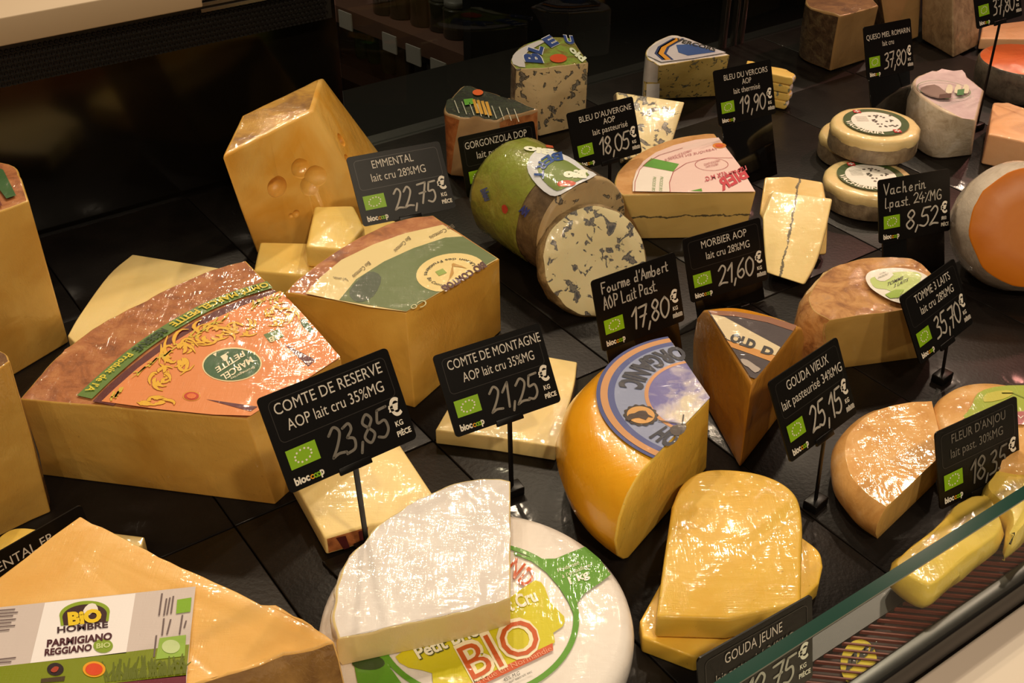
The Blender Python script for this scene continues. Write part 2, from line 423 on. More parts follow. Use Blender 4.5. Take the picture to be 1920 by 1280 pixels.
# hand lettering: chalk strokes
G = {'0': [[(.3, 1), (.05, .75), (.05, .3), (.28, 0), (.52, .25), (.55, .7), (.3, 1)]],
 '1': [[(.08, .66), (.38, 1)], [(.38, 1), (.32, 0)]],
 '2': [[(.05, .78), (.3, 1), (.5, .78), (.33, .38), (.04, 0)], [(.04, 0), (.3, .07), (.6, .03)]],
 '3': [[(.08, .92), (.38, 1), (.46, .78), (.2, .55)], [(.2, .55), (.5, .42), (.45, .1), (.05, .02)]],
 '4': [[(.35, 1), (.05, .4), (.6, .42)], [(.42, .65), (.36, -.02)]],
 '5': [[(.58, 1), (.18, .98)], [(.18, .98), (.1, .56), (.42, .56), (.5, .22), (.3, 0), (.02, .08)]],
 '6': [[(.5, 1), (.14, .6), (.05, .2), (.3, 0), (.52, .2), (.4, .45), (.1, .33)]],
 '7': [[(.05, .95), (.55, 1)], [(.55, 1), (.25, 0)], [(.12, .5), (.5, .54)]],
 '8': [[(.3, .52), (.08, .76), (.3, 1), (.5, .78), (.3, .52), (.05, .25), (.28, 0), (.52, .25), (.3, .52)]],
 '9': [[(.5, .72), (.25, .5), (.08, .75), (.3, 1), (.5, .8), (.46, .4), (.3, 0)]],
 ',': [[(.16, .12), (.04, -.22)]], '.': [[(.1, .04), (.14, 0)]], "'": [[(.14, 1), (.08, .8)]], ' ': [],
 '%': [[(.6, 1), (.1, 0)], [(.12, .9), (.2, .82)], [(.5, .15), (.58, .08)]],
 'V': [[(.02, 1), (.25, 0)], [(.25, 0), (.55, 1)]], 'M': [[(.05, 0), (.1, 1)], [(.1, 1), (.32, .45)], [(.32, .45), (.58, 1)], [(.58, 1), (.62, 0)]],
 'G': [[(.55, .88), (.3, 1), (.06, .6), (.15, .1), (.5, .08), (.52, .42), (.32, .42)]], 'F': [[(.1, 0), (.12, 1)], [(.12, 1), (.55, .98)], [(.1, .52), (.42, .52)]],
 'A': [[(.02, 0), (.28, 1)], [(.28, 1), (.5, 0)], [(.1, .35), (.45, .35)]], 'O': [[(.3, 1), (.05, .6), (.2, 0), (.5, .3), (.3, 1)]],
 'P': [[(.1, 0), (.12, 1)], [(.12, 1), (.5, .85), (.42, .5), (.12, .48)]], 'L': [[(.1, 1), (.1, .02)], [(.1, .02), (.5, .04)]],
 'a': [[(.42, .48), (.12, .45), (.08, .1), (.3, .04), (.42, .4)], [(.42, .5), (.42, .04), (.52, .02)]],
 'b': [[(.1, 1), (.08, .05), (.4, .05), (.4, .45), (.1, .4)]], 'c': [[(.4, .45), (.12, .45), (.08, .08), (.42, .06)]],
 'd': [[(.4, .42), (.1, .4), (.1, .05), (.4, .1)], [(.42, 1), (.42, 0)]], 'e': [[(.08, .26), (.4, .3), (.28, .52), (.08, .25), (.2, .02), (.42, .08)]],
 'h': [[(.1, 1), (.08, 0)], [(.08, .3), (.3, .5), (.36, 0), (.46, .02)]], 'i': [[(.1, .5), (.1, .03), (.2, .02)], [(.1, .74), (.12, .7)]],
 'l': [[(.12, 1), (.08, .1), (.2, .02)]], 'm': [[(.06, .5), (.06, 0)], [(.06, .38), (.22, .5), (.26, 0)], [(.26, .38), (.44, .5), (.48, 0)]],
 'n': [[(.06, .5), (.06, 0)], [(.06, .35), (.28, .5), (.32, .04), (.45, .04)]], 'o': [[(.25, .5), (.06, .25), (.22, 0), (.42, .25), (.25, .5)]],
 'p': [[(.08, .5), (.06, -.35)], [(.06, .4), (.36, .48), (.36, .08), (.08, .08)]], 'r': [[(.08, .5), (.08, 0)], [(.08, .35), (.22, .5), (.36, .45)]],
 's': [[(.36, .48), (.1, .42), (.34, .2), (.3, .02), (.06, .04)]], 't': [[(.2, .85), (.16, .08), (.34, .02)], [(.04, .52), (.36, .54)]],
 'u': [[(.06, .5), (.08, .06), (.34, .08), (.38, .5)], [(.38, .5), (.38, .04), (.48, .03)]]}
GW = {',': .26, '.': .24, "'": .2, ' ': .34, 'i': .26, 'l': .26, 'r': .4, 't': .4, 'm': .58, 'M': .74, '1': .48, 's': .44}
def hand(mp, s, x, y, hgt, wd, parent, name, m, lw=.05, up=None, mb=None, slant=.0, seed=1, to=None):
    """mp maps sign fractions (a, b) to the world; text starts at a=x with baseline b=y"""
    rnd = random.Random(seed); own = mb is None
    if own: mb = MB()
    tot = sum(GW.get(c, .62) for c in s); k = wd/tot
    for c in s:
        dy = rnd.uniform(-.04, .04); sx = rnd.uniform(.92, 1.08)
        for st in G[c]:
            p = smooth_line([V((a*sx, b+dy, 0)) for a, b in st], 6)
            q = [mp(x+(v.x+slant*v.y)*k, y-v.y*hgt) for v in p]
            if len(q) < 2: continue
            band(q, lw, None, None, up=up, mb=mb)
            for e in (q[0], q[-1]):
                t1 = (q[1]-q[0]).normalized(); t2 = up.cross(t1)
                mb.add([e+(t1*cos(a)+t2*sin(a))*lw/2 for a in [2*pi*i/8 for i in range(8)]], [list(range(8))])
        x += GW.get(c, .62)*k
    if own: return mb.build(name, m, parent)

# ------------------------------------------------------------------ the setting
Z0 = -.95
m_black = plain('black_laminate', '0d0a09', .35, bump=.05)
def slate():
    t = NT('slate_tray'); t.color(t.ramp(t.noise(30, 5), [(.3, '100d0b'), (.7, '191513')])); t.rough(.42)
    t.l(t.bump(t.noise(240, 4), .35, .0008), t.b.inputs['Normal']); t.b.inputs['Coat Weight'].default_value = .10; t.b.inputs['Coat Roughness'].default_value = .09; t.b.inputs['Specular IOR Level'].default_value = .16
    t.l(t.bump(t.noise(22, 3, 1.0), .25, .002), t.b.inputs['Coat Normal'])
    return t
m_slate = mat('slate', slate)
mb = MB(); mb.box((-5, -3, Z0-.05), (12, 0, 0), (0, 11, 0), (0, 0, .05))
struct(mb.build('floor', plain('floor_tile', '3a332c', .5)))
mb = MB(); mb.box((-5, 7.2, Z0), (12, 0, 0), (0, .1, 0), (0, 0, 3.6))
struct(mb.build('wall_back', plain('dark_wall', '1c1815', .8)))

case_rt = root('display_case', case(.45, .85, Z0), 'refrigerated serve-over counter with black deck, black back panel and low glass front', 'display case')
T0, TW = .312, 1.375                                   # front and back of the deck, measured across the case
mb = MB(); mb.cbox(-.9, 2.6, T0+.035, TW+.03, -.045, -.006); mb.build('deck', m_black, case_rt)
mb = MB(); mb.cbox(-.9, 2.6, T0-.02, TW+.03, Z0, -.05); mb.build('cabinet_body', plain('beige_cabinet', 'cfc0b2', .5), case_rt)
ss = [-.64, -.425, -.21, .005, .22, .425, .645, .852, 1.07, 1.285, 1.5, 1.715]
for i in range(len(ss)-1):
    for t0, t1 in ((T0+.055, .7390), (.7402, 1.1516), (1.1524, TW-.01)):
        mb = MB(); mb.cbox(ss[i]+.0005, ss[i+1]-.0005, t0, t1, -.006, -.0002 if t1 < 1.2 else -.002)
        mb.build('slate_tray', m_slate, case_rt, bevel=.0012)
mb = MB(); mb.box(case(.262, .655, 0), case(.16, -.012)-case(0, 0), Bk*-.12+U*.012, (0, 0, .0025)); mb.build('slate_slab', m_slate, case_rt, bevel=.0008)

# back panel, air outlet and price valance above it
wp = wallp(TW)
tg = TW-.03; wg = wallp(tg); zb = (wg(0, 90).z+wg(370, 30).z)/2
pan_s = wp(640, 150).dot(U)
mb = MB(); mb.cbox(-.95, pan_s, TW, TW+.012, -.02, zb+.01)
mb.build('back_panel', plain('gloss_black', '0b0907', .13, spec=.6, bump=.02, bscale=30), case_rt)
tg = TW-.03; wg = wallp(tg)
za = (wg(0, 158).z+wg(490, 72).z)/2; zb = (wg(0, 90).z+wg(370, 30).z)/2; zc = zb+.045
gs = wg(625, 30).dot(U)
mb = MB(); mb.cbox(-.95, gs, tg+.004, TW+.012, za, zb+.02); mb.build('air_outlet', plain('grille_black', '0e0b09', .5), case_rt)
g = MB(); cell = .0062; nz = int((zb-za)/cell)+1; nsx = int((gs+.30)/cell)
for i in range(nsx):
    for k in range(nz):
        s_ = -.30+i*cell+(.5*cell if k % 2 else 0); z_ = za+k*cell+.003
        c0 = case(s_, tg+.0035, z_)
        o = [c0+(U*cos(a)+V((0, 0, 1))*sin(a))*cell*.5 for a in [pi/2+pi/3*j for j in range(6)]]
        q = [c0+(U*cos(a)+V((0, 0, 1))*sin(a))*cell*.4-Bk*.0025 for a in [pi/2+pi/3*j for j in range(6)]]
        g.add(o+q, [[j, (j+1) % 6, (j+1) % 6+6, j+6] for j in range(6)])
gr = g.build('honeycomb_grille', plain('grille_edge', '1a1613', .35), case_rt); gr['kind'] = 'stuff'
vs_ = wg(372, 30).dot(U)
mb = MB(); zv = wallp(tg-.022)(0, 34).z; mb.cbox(-.95, vs_, tg-.022, TW+.3, wallp(tg-.022)(0, 88).z, zv); mb.build('valance', plain('cream_valance', 'b09a7c', .6), case_rt, bevel=.0015)
mb = MB()
for k in range(5): mb.cbox(vs_+.001, 1.6 if k == 9 else gs+.02, tg-.01+.004*k, tg-.008+.004*k+.002, zb+.002+.006*k, zb+.006+.006*k)
mb.build('metal_rail', plain('brushed_metal', '9a9088', .3, metal=1), case_rt)
# sliding glass doors beyond the panel, their metal stiles, and the staff worktop seen through
gl = glass('door_glass', 'd8dcd8')
mb = MB(); mb.cbox(pan_s+.004, 2.6, TW+.002, TW+.006, -.006, .62); mb.build('sliding_door', gl, case_rt)
steel = plain('steel', 'a09890', .25, metal=1)
for px, wd in ((1352, .010), (1372, .006), (1384, .010)):
    s_ = wp(px, 60).dot(U); mb = MB(); mb.cbox(s_-wd/2, s_+wd/2, TW-.012, TW+.0, -.005, .62); mb.build('door_stile', steel, case_rt, bevel=.001)
mb = MB(); mb.cbox(-.9, 2.6, TW+.02, TW+.42, -.14, -.10); mb.build('staff_worktop', plain('worktop_black', '070605', .8, spec=.1), case_rt)

# front: intake grille, dark red trim, dark edge rail, low glass, pale bumper
red = plain('dark_red_trim', '2e0907', .6)
mb = MB(); mb.cbox(-.9, 2.6, T0, T0+.054, -.03, -.012); mb.build('intake_tray', red, case_rt)
sl = MB(); k = 0
for i in range(150):
    s_ = .30+i*.0105
    m2 = MB(); m2.box(case(s_, T0+.006, -.010), U*.0022, Bk*.046+U*-.050, (0, 0, .003))
    m2.build('slat', plain('slat_red', '6e2a1e', .5), case_rt)
mb = MB(); mb.cbox(-.9, 2.6, T0-.012, T0+.004, -.03, .0); mb.build('edge_rail', plain('edge_black', '120f0e', .3), case_rt, bevel=.002)
mb = MB(); mb.cbox(-.9, 2.6, T0-.32, T0-.012, -.10, -.03); mb.build('bumper', plain('pale_bumper', 'd8c8ba', .5), case_rt, bevel=.004)
gz = .118
S = flat(-.0085)
ov = poly(S, ell(1610, 1242, 34, 44, rot=.15), 'c2a81c', case_rt, 'yellow_reflection', .0, film=.3)  # label mirrored in the glass, its reflection painted as a flat oval
m2 = MB()
for k in range(5): m2.add([S(x, y, .0006) for x, y in ((1584+k*11, 1262-k*9), (1594+k*11, 1254-k*9), (1602+k*11-(k % 2)*5, 1224-k*6), (1592+k*11-(k % 2)*5, 1232-k*6))], [[0, 1, 2, 3]])
m2.build('reflection_bars', ink('181408', .3), ov)['kind'] = 'stuff'  # dark bars stand for the mirrored lettering
mb = MB(); mb.cbox(.20, 2.4, T0-.010, T0-.0032, .0, gz)
mb.build('front_glass', glass('clear_front_glass', 'fbfffd', spec=1.09), case_rt)
mb = MB(); mb.cbox(.20, 2.4, T0-.0112, T0-.002, gz-.001, gz+.0006); mb.build('glass_edge', plain('green_glass_edge', '0a3b30', .12, spec=.6, coat=.3), case_rt)

# shelving with jars far behind the glass
SD = V((-.728, .686, 0)); SN = V((-.686, -.728, 0))
def sh_pt(px, py, z): return at(px, py, z)
shelf_m = plain('shelf_brown', '6a4a3c', .6)
su = root('shelving_unit', (-.2, 4.4, Z0), 'dark shelving unit with stocked jars seen behind the glass doors', 'shelving')
for (p1, p2, z) in (((655, 20), (860, 100), -.38), ((640, 118), (850, 205), -.62), ((650, 215), (850, 300), -.86)):
    a, b = at(*p1, z), at(*p2, z); d = (b-a).normalized(); nrm = V((-d.y, d.x, 0))
    if nrm.y < 0: nrm = -nrm
    a = a-d*1.2; b = b+d*.02; mb = MB(); mb.box(a, b-a, nrm*.34, (0, 0, -.05)); mb.build('shelf', shelf_m, su)
a, b = at(655, 20, -.38), at(860, 100, -.38); d = (b-a).normalized(); nrm = V((-d.y, d.x, 0)); nrm = nrm if nrm.y > 0 else -nrm
mb = MB(); mb.box(b+d*.02, d*.03, nrm*.36, (0, 0, 1.0)); mb.box(V((b.x, b.y, Z0))+d*.02, d*.03, nrm*.36, (0, 0, -.38-Z0)); mb.build('upright', plain('upright_black', '0b0908', .7), su)
mb = MB(); mb.box(a-d*1.2+nrm*.35, (b-a)+d*1.25, nrm*.02, (0, 0, .8)); mb.build('back_sheet', plain('upright_black', '0b0908', .7), su)
tagm = plain('tag_white', 'b8b0a8', .6)
for px, py, z in ((652, 24, -.38), (735, 66, -.38), (780, 88, -.38), (827, 115, -.38), (728, 187, -.62)):
    c = at(px, py, z) - nrm*.012 - V((0, 0, .045)); mb = MB(); mb.box(c-d*.03, d*.06, nrm*.004, (0, 0, .05)); mb.build('shelf_tag', tagm, su)
def lathe(prof, c, seg=18):
    vs = []; fs = []
    for r, z in prof:
        for k in range(seg): vs.append(V((c[0]+r*cos(2*pi*k/seg), c[1]+r*sin(2*pi*k/seg), c[2]+z)))
    for a in range(len(prof)-1):
        for k in range(seg): j = (k+1) % seg; fs.append([a*seg+k, a*seg+j, (a+1)*seg+j, (a+1)*seg+k])
    fs.append([k for k in range(seg)][::-1]); fs.append([(len(prof)-1)*seg+k for k in range(seg)])
    return vs, fs
jar_specs = [((660, 112), 0), ((683, 122), 0), ((712, 140), 1), ((741, 152), 1), ((775, 165), 2), ((797, 182), 2), ((820, 198), 2),
             ((700, 30), 3), ((730, 38), 3), ((770, 52), 3), ((805, 62), 3), ((832, 76), 3)]
kinds_ = [('tall green jar behind the glass door', '46502e', .030, .17), ('tall jar of pale preserve behind the glass door', '6a5a3a', .036, .19),
          ('short white-lidded jar behind the glass door', '5c5a52', .034, .09), ('dark round jar on the upper rack shelf behind the glass', '33301f', .04, .10)]
places = ['leftmost', 'second from left', 'next to the price tag', 'beside the row of short jars', 'first of the short ones', 'middle of the short ones', 'last of the short ones',
          'far left one', 'second one from the left', 'middle one', 'second one from the right', 'far right one']
for (p, k), pl in zip(jar_specs, places):
    z = -.62 if k < 3 else -.38
    c = at(*p, z)+nrm*.05; lb, col, r, hh = kinds_[k]
    j = root('jar', c, lb+', '+pl, 'jar', 'jars on the rack behind the counter')
    v, f = lathe([(r*.9, 0), (r, .006), (r, hh*.8), (r*.8, hh*.86)], c); mk('jar_body', v, f, plain('jar%d' % k, col, .2, coat=.6), j, smooth=True)
    v, f = lathe([(r*.85, hh*.86), (r*.88, hh*.87), (r*.88, hh), (r*.8, hh+.003)], c); mk('lid', v, f, plain('lid%d' % (k > 1), '77746c' if k > 1 else '3a3a26', .4), j, smooth=True)
for loc_, e_ in (((-.9, 3.0, 1.2), 5), ):
    spot(loc_, at(745, 100, -.5), e_*4, (1, .86, .72), size=40, r=.1)  # added lamp, aimed at the rack so the jars show

# ------------------------------------------------------------------ cheeses
YEL = cheese('young_yellow_paste', 'ebbf4e', 'f3d068', film=.9)
GDY = cheese('gouda_paste', 'e8b840', 'f0c858', film=.8, spots=.5)
GWX = cheese('gouda_wax', 'ea9f10', 'f2b226', film=.7, rough=.3)
COM = cheese('comte_paste', 'c0903e', 'd4ab58', film=1.1, spots=.25)
COM2 = cheese('comte_gold_paste', 'c8953a', 'dcae50', film=1.1, rot=1.4)
PAL = cheese('pale_comte_paste', 'e8cd86', 'efd898', film=.35, spots=.1)
PAR = cheese('parmesan_paste', 'e8b260', 'f0c274', film=.5, spots=.1, grain=.2)
EMM = cheese('emmental_paste', 'e0a034', 'ebc06a', film=1.2, rot=1.0)
EMC = cheese('emmental_pale', 'ecc765', 'f3d67e', film=.6)
BRI = cheese('brie_paste', 'd6bf84', 'e2cf98', film=.7)
RIN = rind('comte_rind', ['7a4524', 'a8673a', 'c08552'], film=.8)
BRN = rind('brown_rind', ['5a3a22', '8a6238'], film=.8)
WHT = rind('bloomy_white', ['d6cfcc', 'e2dddb', 'eae7e6'], film=.95, bump=.25, scale=25)
GRY = rind('grey_rind', ['6e5c4c', '94816c', 'b3a28a'], film=.5, scale=60)
TOM = rind('tomme_rind', ['7d4f2c', 'a8733f', 'c8955a', 'b58a60'], film=.9, scale=38, bump=.9)
EMR = rind('emmental_rind', ['7a5226', 'b5862e', 'c99a3a'], film=1.4, scale=22)

# --- big reserve wedge
rt, pr, T, B = piece('cheese_wedge', 'largest hard cheese wedge with orange printed paper top on brown rind', 'cheese',
    [(38, 749), (88, 690), (134, 648), (203, 600), (270, 566), (345, 527), (406, 504), (461, 488), (640, 672), (463, 785)],
    'rrrrrrrccc', .095, (COM, RIN, RIN), bot={0: (83, 891), 9: (516, 946)}, wob=.0012,
    prof=((0, -.002), (.3, .0), (.7, .0), (1, -.001)))
S = flat(.0965)
paper = [(190, 752), (215, 728), (258, 690), (315, 648), (382, 607), (450, 575), (526, 545), (560, 580), (598, 622), (638, 669), (470, 779), (400, 777), (300, 767)]
lab = poly(S, paper, 'e08a4e', rt, 'paper_label', .0006)
wpts = smooth_line([S(*p) for p in ((158, 744), (203, 702), (260, 654), (317, 615), (386, 576), (447, 551), (506, 533))], 6)
band(wpts, .0155, '5f7d34', lab, 'green_band')
wp2 = smooth_line([S(x, y, .0003) for x, y in ((193, 756), (227, 722), (276, 681), (333, 639), (398, 599), (459, 572), (522, 551))], 6)
band(wp2, .021, '5a1a1c', lab, 'purple_band')
rev = [p+V((0, 0, .0012)) for p in wpts[::-1]]
rp = [p-((rev[min(i+1, len(rev)-1)]-rev[max(i-1, 0)]).normalized().cross(V((0, 0, -1))))*.0042 for i, p in enumerate(rev)]
Ltot = sum((b-a).length for a, b in zip(rp, rp[1:]))
text_path(rp, 'OMTÉ MARCEL PETITE', .0125, 'd8c02a', lab, bold=.03, s0=.002, fit=Ltot*.47)
text_path(rp, 'RÉSERVE', .0125, '1f3a1c', lab, bold=.03, s0=Ltot*.515, fit=Ltot*.17)
text_path(rp, "Produit de l'A", .0105, 'e2cf35', lab, bold=.015, s0=Ltot*.71, fit=Ltot*.26)
# logo oval
poly(S, ell(435, 683, 56, 32, rot=-.05), 'e9d9a8', lab, 'logo_rim', .0009)
poly(S, ell(435, 683, 53.5, 29.5, rot=-.05), '2f5a34', lab, 'logo_ground', .0012)
text_px(S, 'MARCEL', (470, 668), (413, 704), (6, 10), 'efe6c8', lab, bold=.02, off=.0016)
text_px(S, 'PETITE', (455, 657), (403, 690), (5, 9), 'efe6c8', lab, bold=.02, off=.0016)
text_px(S, 'Fromageries', (476, 686), (432, 708), (2, 4), 'efe6c8', lab, off=.0016)
poly(S, [(413, 668), (429, 659), (426, 675), (421, 677)], 'efe6c8', lab, 'logo_mark', .0016); poly(S, [(399, 664), (406, 660), (405, 668)], 'efe6c8', lab, 'logo_mark', .0016); poly(S, [(424, 664), (428, 660), (428, 667)], '2f5a34', lab, 'logo_mark', .0018)
poly(S, ell(359, 742, 17, 9.5), 'd9902a', lab, 'round_seal', .0009); poly(S, ell(359, 742, 14, 7.6), 'c0391c', lab, 'seal_ring', .0012); poly(S, ell(359, 742, 9, 5), 'e0702a', lab, 'seal_centre', .0015)
poly(S, [(494, 627), (520, 617), (533, 630), (506, 642)], '5d7a44', lab, 'organic_mark', .0009); text_px(S, 'AB', (527, 626), (503, 633), (2, 9), 'e9e0b8', lab, off=.0013, bold=.03)
poly(S, [(532, 644), (592, 674), (578, 687)], '5a1a26', lab, 'printed_ray', .0009); poly(S, [(386, 748), (483, 762), (470, 771)], '5a1a26', lab, 'printed_ray', .0009)
poly(S, [(563, 600), (572, 598), (590, 622), (580, 622), (568, 612)], '2f5a34', lab, 'logo_edge', .0009, sm=2)
rnd = random.Random(5)
def swirl(cx, cy, sx, sy, n, seed, ang=0, col='e6b32a', par=lab, sf=S):
    r = random.Random(seed); m = MB(); dk = MB()
    for i in range(n):
        a = ang+(i/n)*2*pi+r.uniform(-.2, .2); rad = r.uniform(.45, 1.0); cur = r.choice((-1, 1))*r.uniform(.9, 1.5)
        p = []
        for k in range(7):
            t = k/6; rr = rad*(.38+.62*t); aa = a+cur*t*t*.8
            p.append((cx+sx*rr*cos(aa), cy+sy*rr*sin(aa)))
        band([sf(x, y, .0010+i*.00003) for x, y in p], .0046, None, None, mb=dk, taper=True)
        band([sf(x, y, .00115+i*.00003) for x, y in p], .0034, None, None, mb=m, taper=True)
    dk.build('ornament_outline', ink('b0602c'), par); m.build('ornament', ink(col), par)
for a_ in ((335, 665, 42, 55, 17, 1), (300, 705, 30, 28, 13, 7), (395, 625, 60, 28, 17, 2), (455, 615, 34, 22, 12, 8), (524, 590, 42, 26, 15, 3), (290, 752, 42, 13, 12, 4)): swirl(*a_)
tw_ = MB()
for c0, c1, k in (((345, 640), (247, 706), 1), ((345, 640), (425, 593), 2), ((500, 562), (470, 573), 3), ((206, 748), (228, 732), 4), ((500, 560), (528, 556), 5)):
    r = random.Random(k); L = []
    for i in range(9):
        t = i/8; L.append((c0[0]+(c1[0]-c0[0])*t+r.uniform(-2, 2), c0[1]+(c1[1]-c0[1])*t+r.uniform(-2.5, 2.5)))
    band([S(x, y, .0015) for x, y in L], .0026, None, None, mb=tw_, taper=True)
    for i in range(1, 8):
        x, y = L[i]; s_ = 1 if i % 2 else -1
        band([S(x, y, .0015), S(x+(c1[0]-c0[0])*.07+s_*3, y+(c1[1]-c0[1])*.05-s_*6, .0015), S(x+(c1[0]-c0[0])*.12+s_*3, y+(c1[1]-c0[1])*.12-s_*9, .0015)], .0018, None, None, mb=tw_)
tw_.build('branch_ornament', ink('d2b73c'), lab)

# --- wedge behind it
piece('cheese_wedge', 'pale hard cheese wedge lying behind the orange-papered wedge', 'cheese',
    [(126, 629), (150, 588), (203, 515), (248, 476), (412, 502), (430, 580), (300, 635), (190, 690)], 'rrrccccc', .027, (PAL, BRN, PAL), bevel=.002, parts=('paste', 'rind', 'paste'))
# --- far-left tall wedge, lower-left wedge
rt, pr, T, B = piece('cheese_wedge', 'tall pale hard cheese at the left edge with green band on its brown top', 'cheese',
    [(-90, 430), (54, 376), (40, 333), (17, 307), (-90, 296)], 'ccrrc', .17, (COM, RIN, RIN), bot={1: (129, 642), 0: (-60, 755)}, bevel=.002, wob=.0008)
S = flat(.1715); poly(S, [(-10, 312), (6, 318), (30, 366), (12, 372), (-20, 330)], '2f5a2a', rt, 'green_print')
poly(S, [(-30, 345), (-12, 348), (4, 385), (-30, 390)], '6a2a20', rt, 'purple_print')
piece('cheese_wedge', 'dark-rinded hard cheese at the lower left edge, beside the orange-papered wedge', 'cheese',
    [(-110, 745), (0, 690), (19, 677), (0, 657), (-110, 630)], 'ccrrc', .155, (COM, BRN, BRN), bot={2: (95, 960), 1: (60, 975)}, bevel=.002, wob=.0008)
piece('cheese_slice', 'small film-wrapped cheese slice peeking out at the far left, behind a sign', 'cheese',
    [(-60, 1040), (-10, 1020), (0, 1005), (21, 992), (46, 989), (78, 993), (60, 1030), (-20, 1080)], 'rrrrrccc', .02, (YEL, BRN, YEL), parts=('paste', 'rind', 'paste'))
piece('cheese_slice', 'thin hard cheese slice hidden behind the printed-label wedge', 'cheese',
    [(195, 996), (223, 1000), (271, 1006), (266, 1022), (210, 1040), (170, 1020)], 'cccccc', .016, (PAL, BRN, PAL), parts=('paste', 'rind', 'paste'))

# --- montagne wedge
rt, pr, T, B = piece('cheese_wedge', 'golden hard cheese wedge with green and cream printed label, behind two signs', 'cheese',
    [(533, 548), (570, 513), (629, 471), (687, 438), (750, 412), (812, 403), (937, 485), (761, 587)], 'rrrrrccc', .102, (COM2, RIN, RIN),
    bot={6: (940, 620), 7: (778, 765)}, wob=.0008)
S = flat(.1035)
lab = poly(S, [(573, 550), (600, 520), (640, 487), (700, 458), (760, 437), (830, 421), (858, 437), (934, 485), (762, 584), (690, 575)], 'ddc98c', rt, 'paper_label')
poly(S, [(636, 562), (668, 523), (720, 490), (775, 465), (835, 445), (868, 443), (932, 484), (762, 583)], '5f6f3e', lab, 'green_print', .0009, sm=0)
poly(S, [(655, 545), (690, 510), (715, 520), (700, 555), (670, 566)], '3d4a34', lab, 'dark_green_print', .0011, sm=3)  # darker green patch of the label print
cc = S(845, 507); Rr = (S(780, 510)-cc).length
def arcw(c, r, a0, a1, n, z=0): return [c+V((r*cos(a0+(a1-a0)*i/n), r*sin(a0+(a1-a0)*i/n), z)) for i in range(n+1)]
circ = ell(846, 511, 66, 36, rot=-.12)
clip = []
for x, y in circ:                                      # the round logo is cut by the knife edge
    yl = 587+(x-761)*(485-587)/(937-761)-2
    clip.append((x, min(y, yl)))
poly(S, clip, 'e6cf8c', lab, 'round_logo', .0012)
c2 = S(846, 511)
def parc(cx, cy, rx, ry, a0, a1, n=24, off=.0016, rot=-.12):
    return [S(x, y, off) for x, y in ell(cx, cy, rx, ry, n, rot, a0, a1)]
text_path(parc(846, 511, 51, 27, radians(-20), radians(-190))[::1], 'Union des Fruitières', .0062, '2a2a22', lab, bold=.01, fit=.078, up=V((0, 0, 1)))
text_path(parc(846, 511, 47, 25, radians(-190), radians(-260)), 'Bio Comtoises', .0058, '2a2a22', lab, bold=.01, fit=.034)
text_px(S, 'BIO COMTOIS', (905, 490), (826, 538), (9, 9), '4a1a22', lab, bold=.045, off=.0018)
poly(S, [(816, 509), (830, 503), (838, 511), (823, 517)], '8fa548', lab, 'leaf_mark', .0016)
poly(S, [(842, 522), (847, 500), (850, 493), (876, 503), (850, 499), (851, 512), (838, 530)], 'b88a34', lab, 'peak_mark', .0016, sm=2)
for o, e in (((641, 529), (628, 512)), ((683, 497), (664, 510)), ((758, 450), (742, 462)), ((840, 428), (808, 437))):
    text_px(S, 'Bio Comtois', (o[0]+8, o[1]-8), (e[0]-4, e[1]+6), (5, 6), '5a4a30', lab, off=.0012)
text_px(S, 'Co', (795, 560), (768, 574), (8, 10), 'b8b88a', lab, off=.0014)

# --- slices in front
rt, pr, T, B = piece('cheese_slice', 'pale hard cheese slab lying behind the sign marked 21,25', 'cheese',
    [(816, 806), (838, 768), (890, 700), (1025, 668), (1082, 678), (1074, 731), (1042, 838), (930, 820)], 'ccccrrcc', .017, (PAL, BRN, PAL), parts=('paste', 'rind', 'paste'))
rt, pr, T, B = piece('cheese_slice', 'pale hard cheese slice under the stem of the sign marked 23,85', 'cheese',
    [(608, 1008), (540, 886), (640, 850), (747, 829), (838, 966), (690, 984)], 'cccccr', .023, (PAL, RIN, PAL), parts=('paste', 'rind', 'paste'), base=.003, bevel=.002)
a, b = at(632, 1001, .023), at(666, 992, .023)
pl = plane3(B[0], B[5], T[5])
poly(pl, [(630, 1008), (648, 1004), (656, 1026), (645, 1030)], '4a1a1c', rt, 'purple_print', .0012)
poly(pl, [(672, 996), (683, 993), (686, 1014), (676, 1018)], '4a1a1c', rt, 'purple_print', .0012)

# --- emmental
e_top = [(415, 294), (452, 216), (605, 143), (586, 205)]
TT = [at(x, y, .155) for x, y in e_top]; BB = [at(482, 478, 0), at(520, 400, 0), at(745, 330, 0), at(718, 440, 0)]
cuts = [((517, 349, .004), .0135, (1, 1, 1)), ((572, 316, -.009), .017, (1, .8, .8)), ((600, 332, -.010), .019, (1, .9, .8)), ((588, 350, -.010), .016, (1, .9, 1)), ((556, 401, -.0015), .005, (1, 1, 1)), ((546, 405, -.001), .0035, (1, 1, 1)), ((640, 262, .0), .009, (1, 1, 1)), ((652, 300, .0), .008, (1, 1, 1))]
rt, pr, T, B = piece('cheese_wedge', 'tall holed cheese wedge in cling film with brown rind on top', 'cheese',
    e_top, 'rccc', .155, (EMM, EMR, EMR), bot={0: (482, 478), 1: (520, 400), 2: (745, 330), 3: (718, 440)}, bevel=.006, wob=.001, cut=cuts)
EC = 'yellow holed-cheese chunk '
piece('cheese_chunk', EC+'lying flat in front of the tall holed wedge', 'cheese', [(487, 453), (578, 455), (612, 520), (475, 508)], 'cccc', .034, (EMC, EMC, EMC), parts=('paste',)*3, bevel=.003)
rt, pr, T, B = piece('cheese_chunk', EC+'in film, topmost, resting on the flat ones', 'cheese', [(589, 386), (663, 384), (683, 425), (645, 468), (572, 463)], 'ccccc', .062, (EMC, EMC, EMC), parts=('paste',)*3, bevel=.004, base=.035, wob=.001)
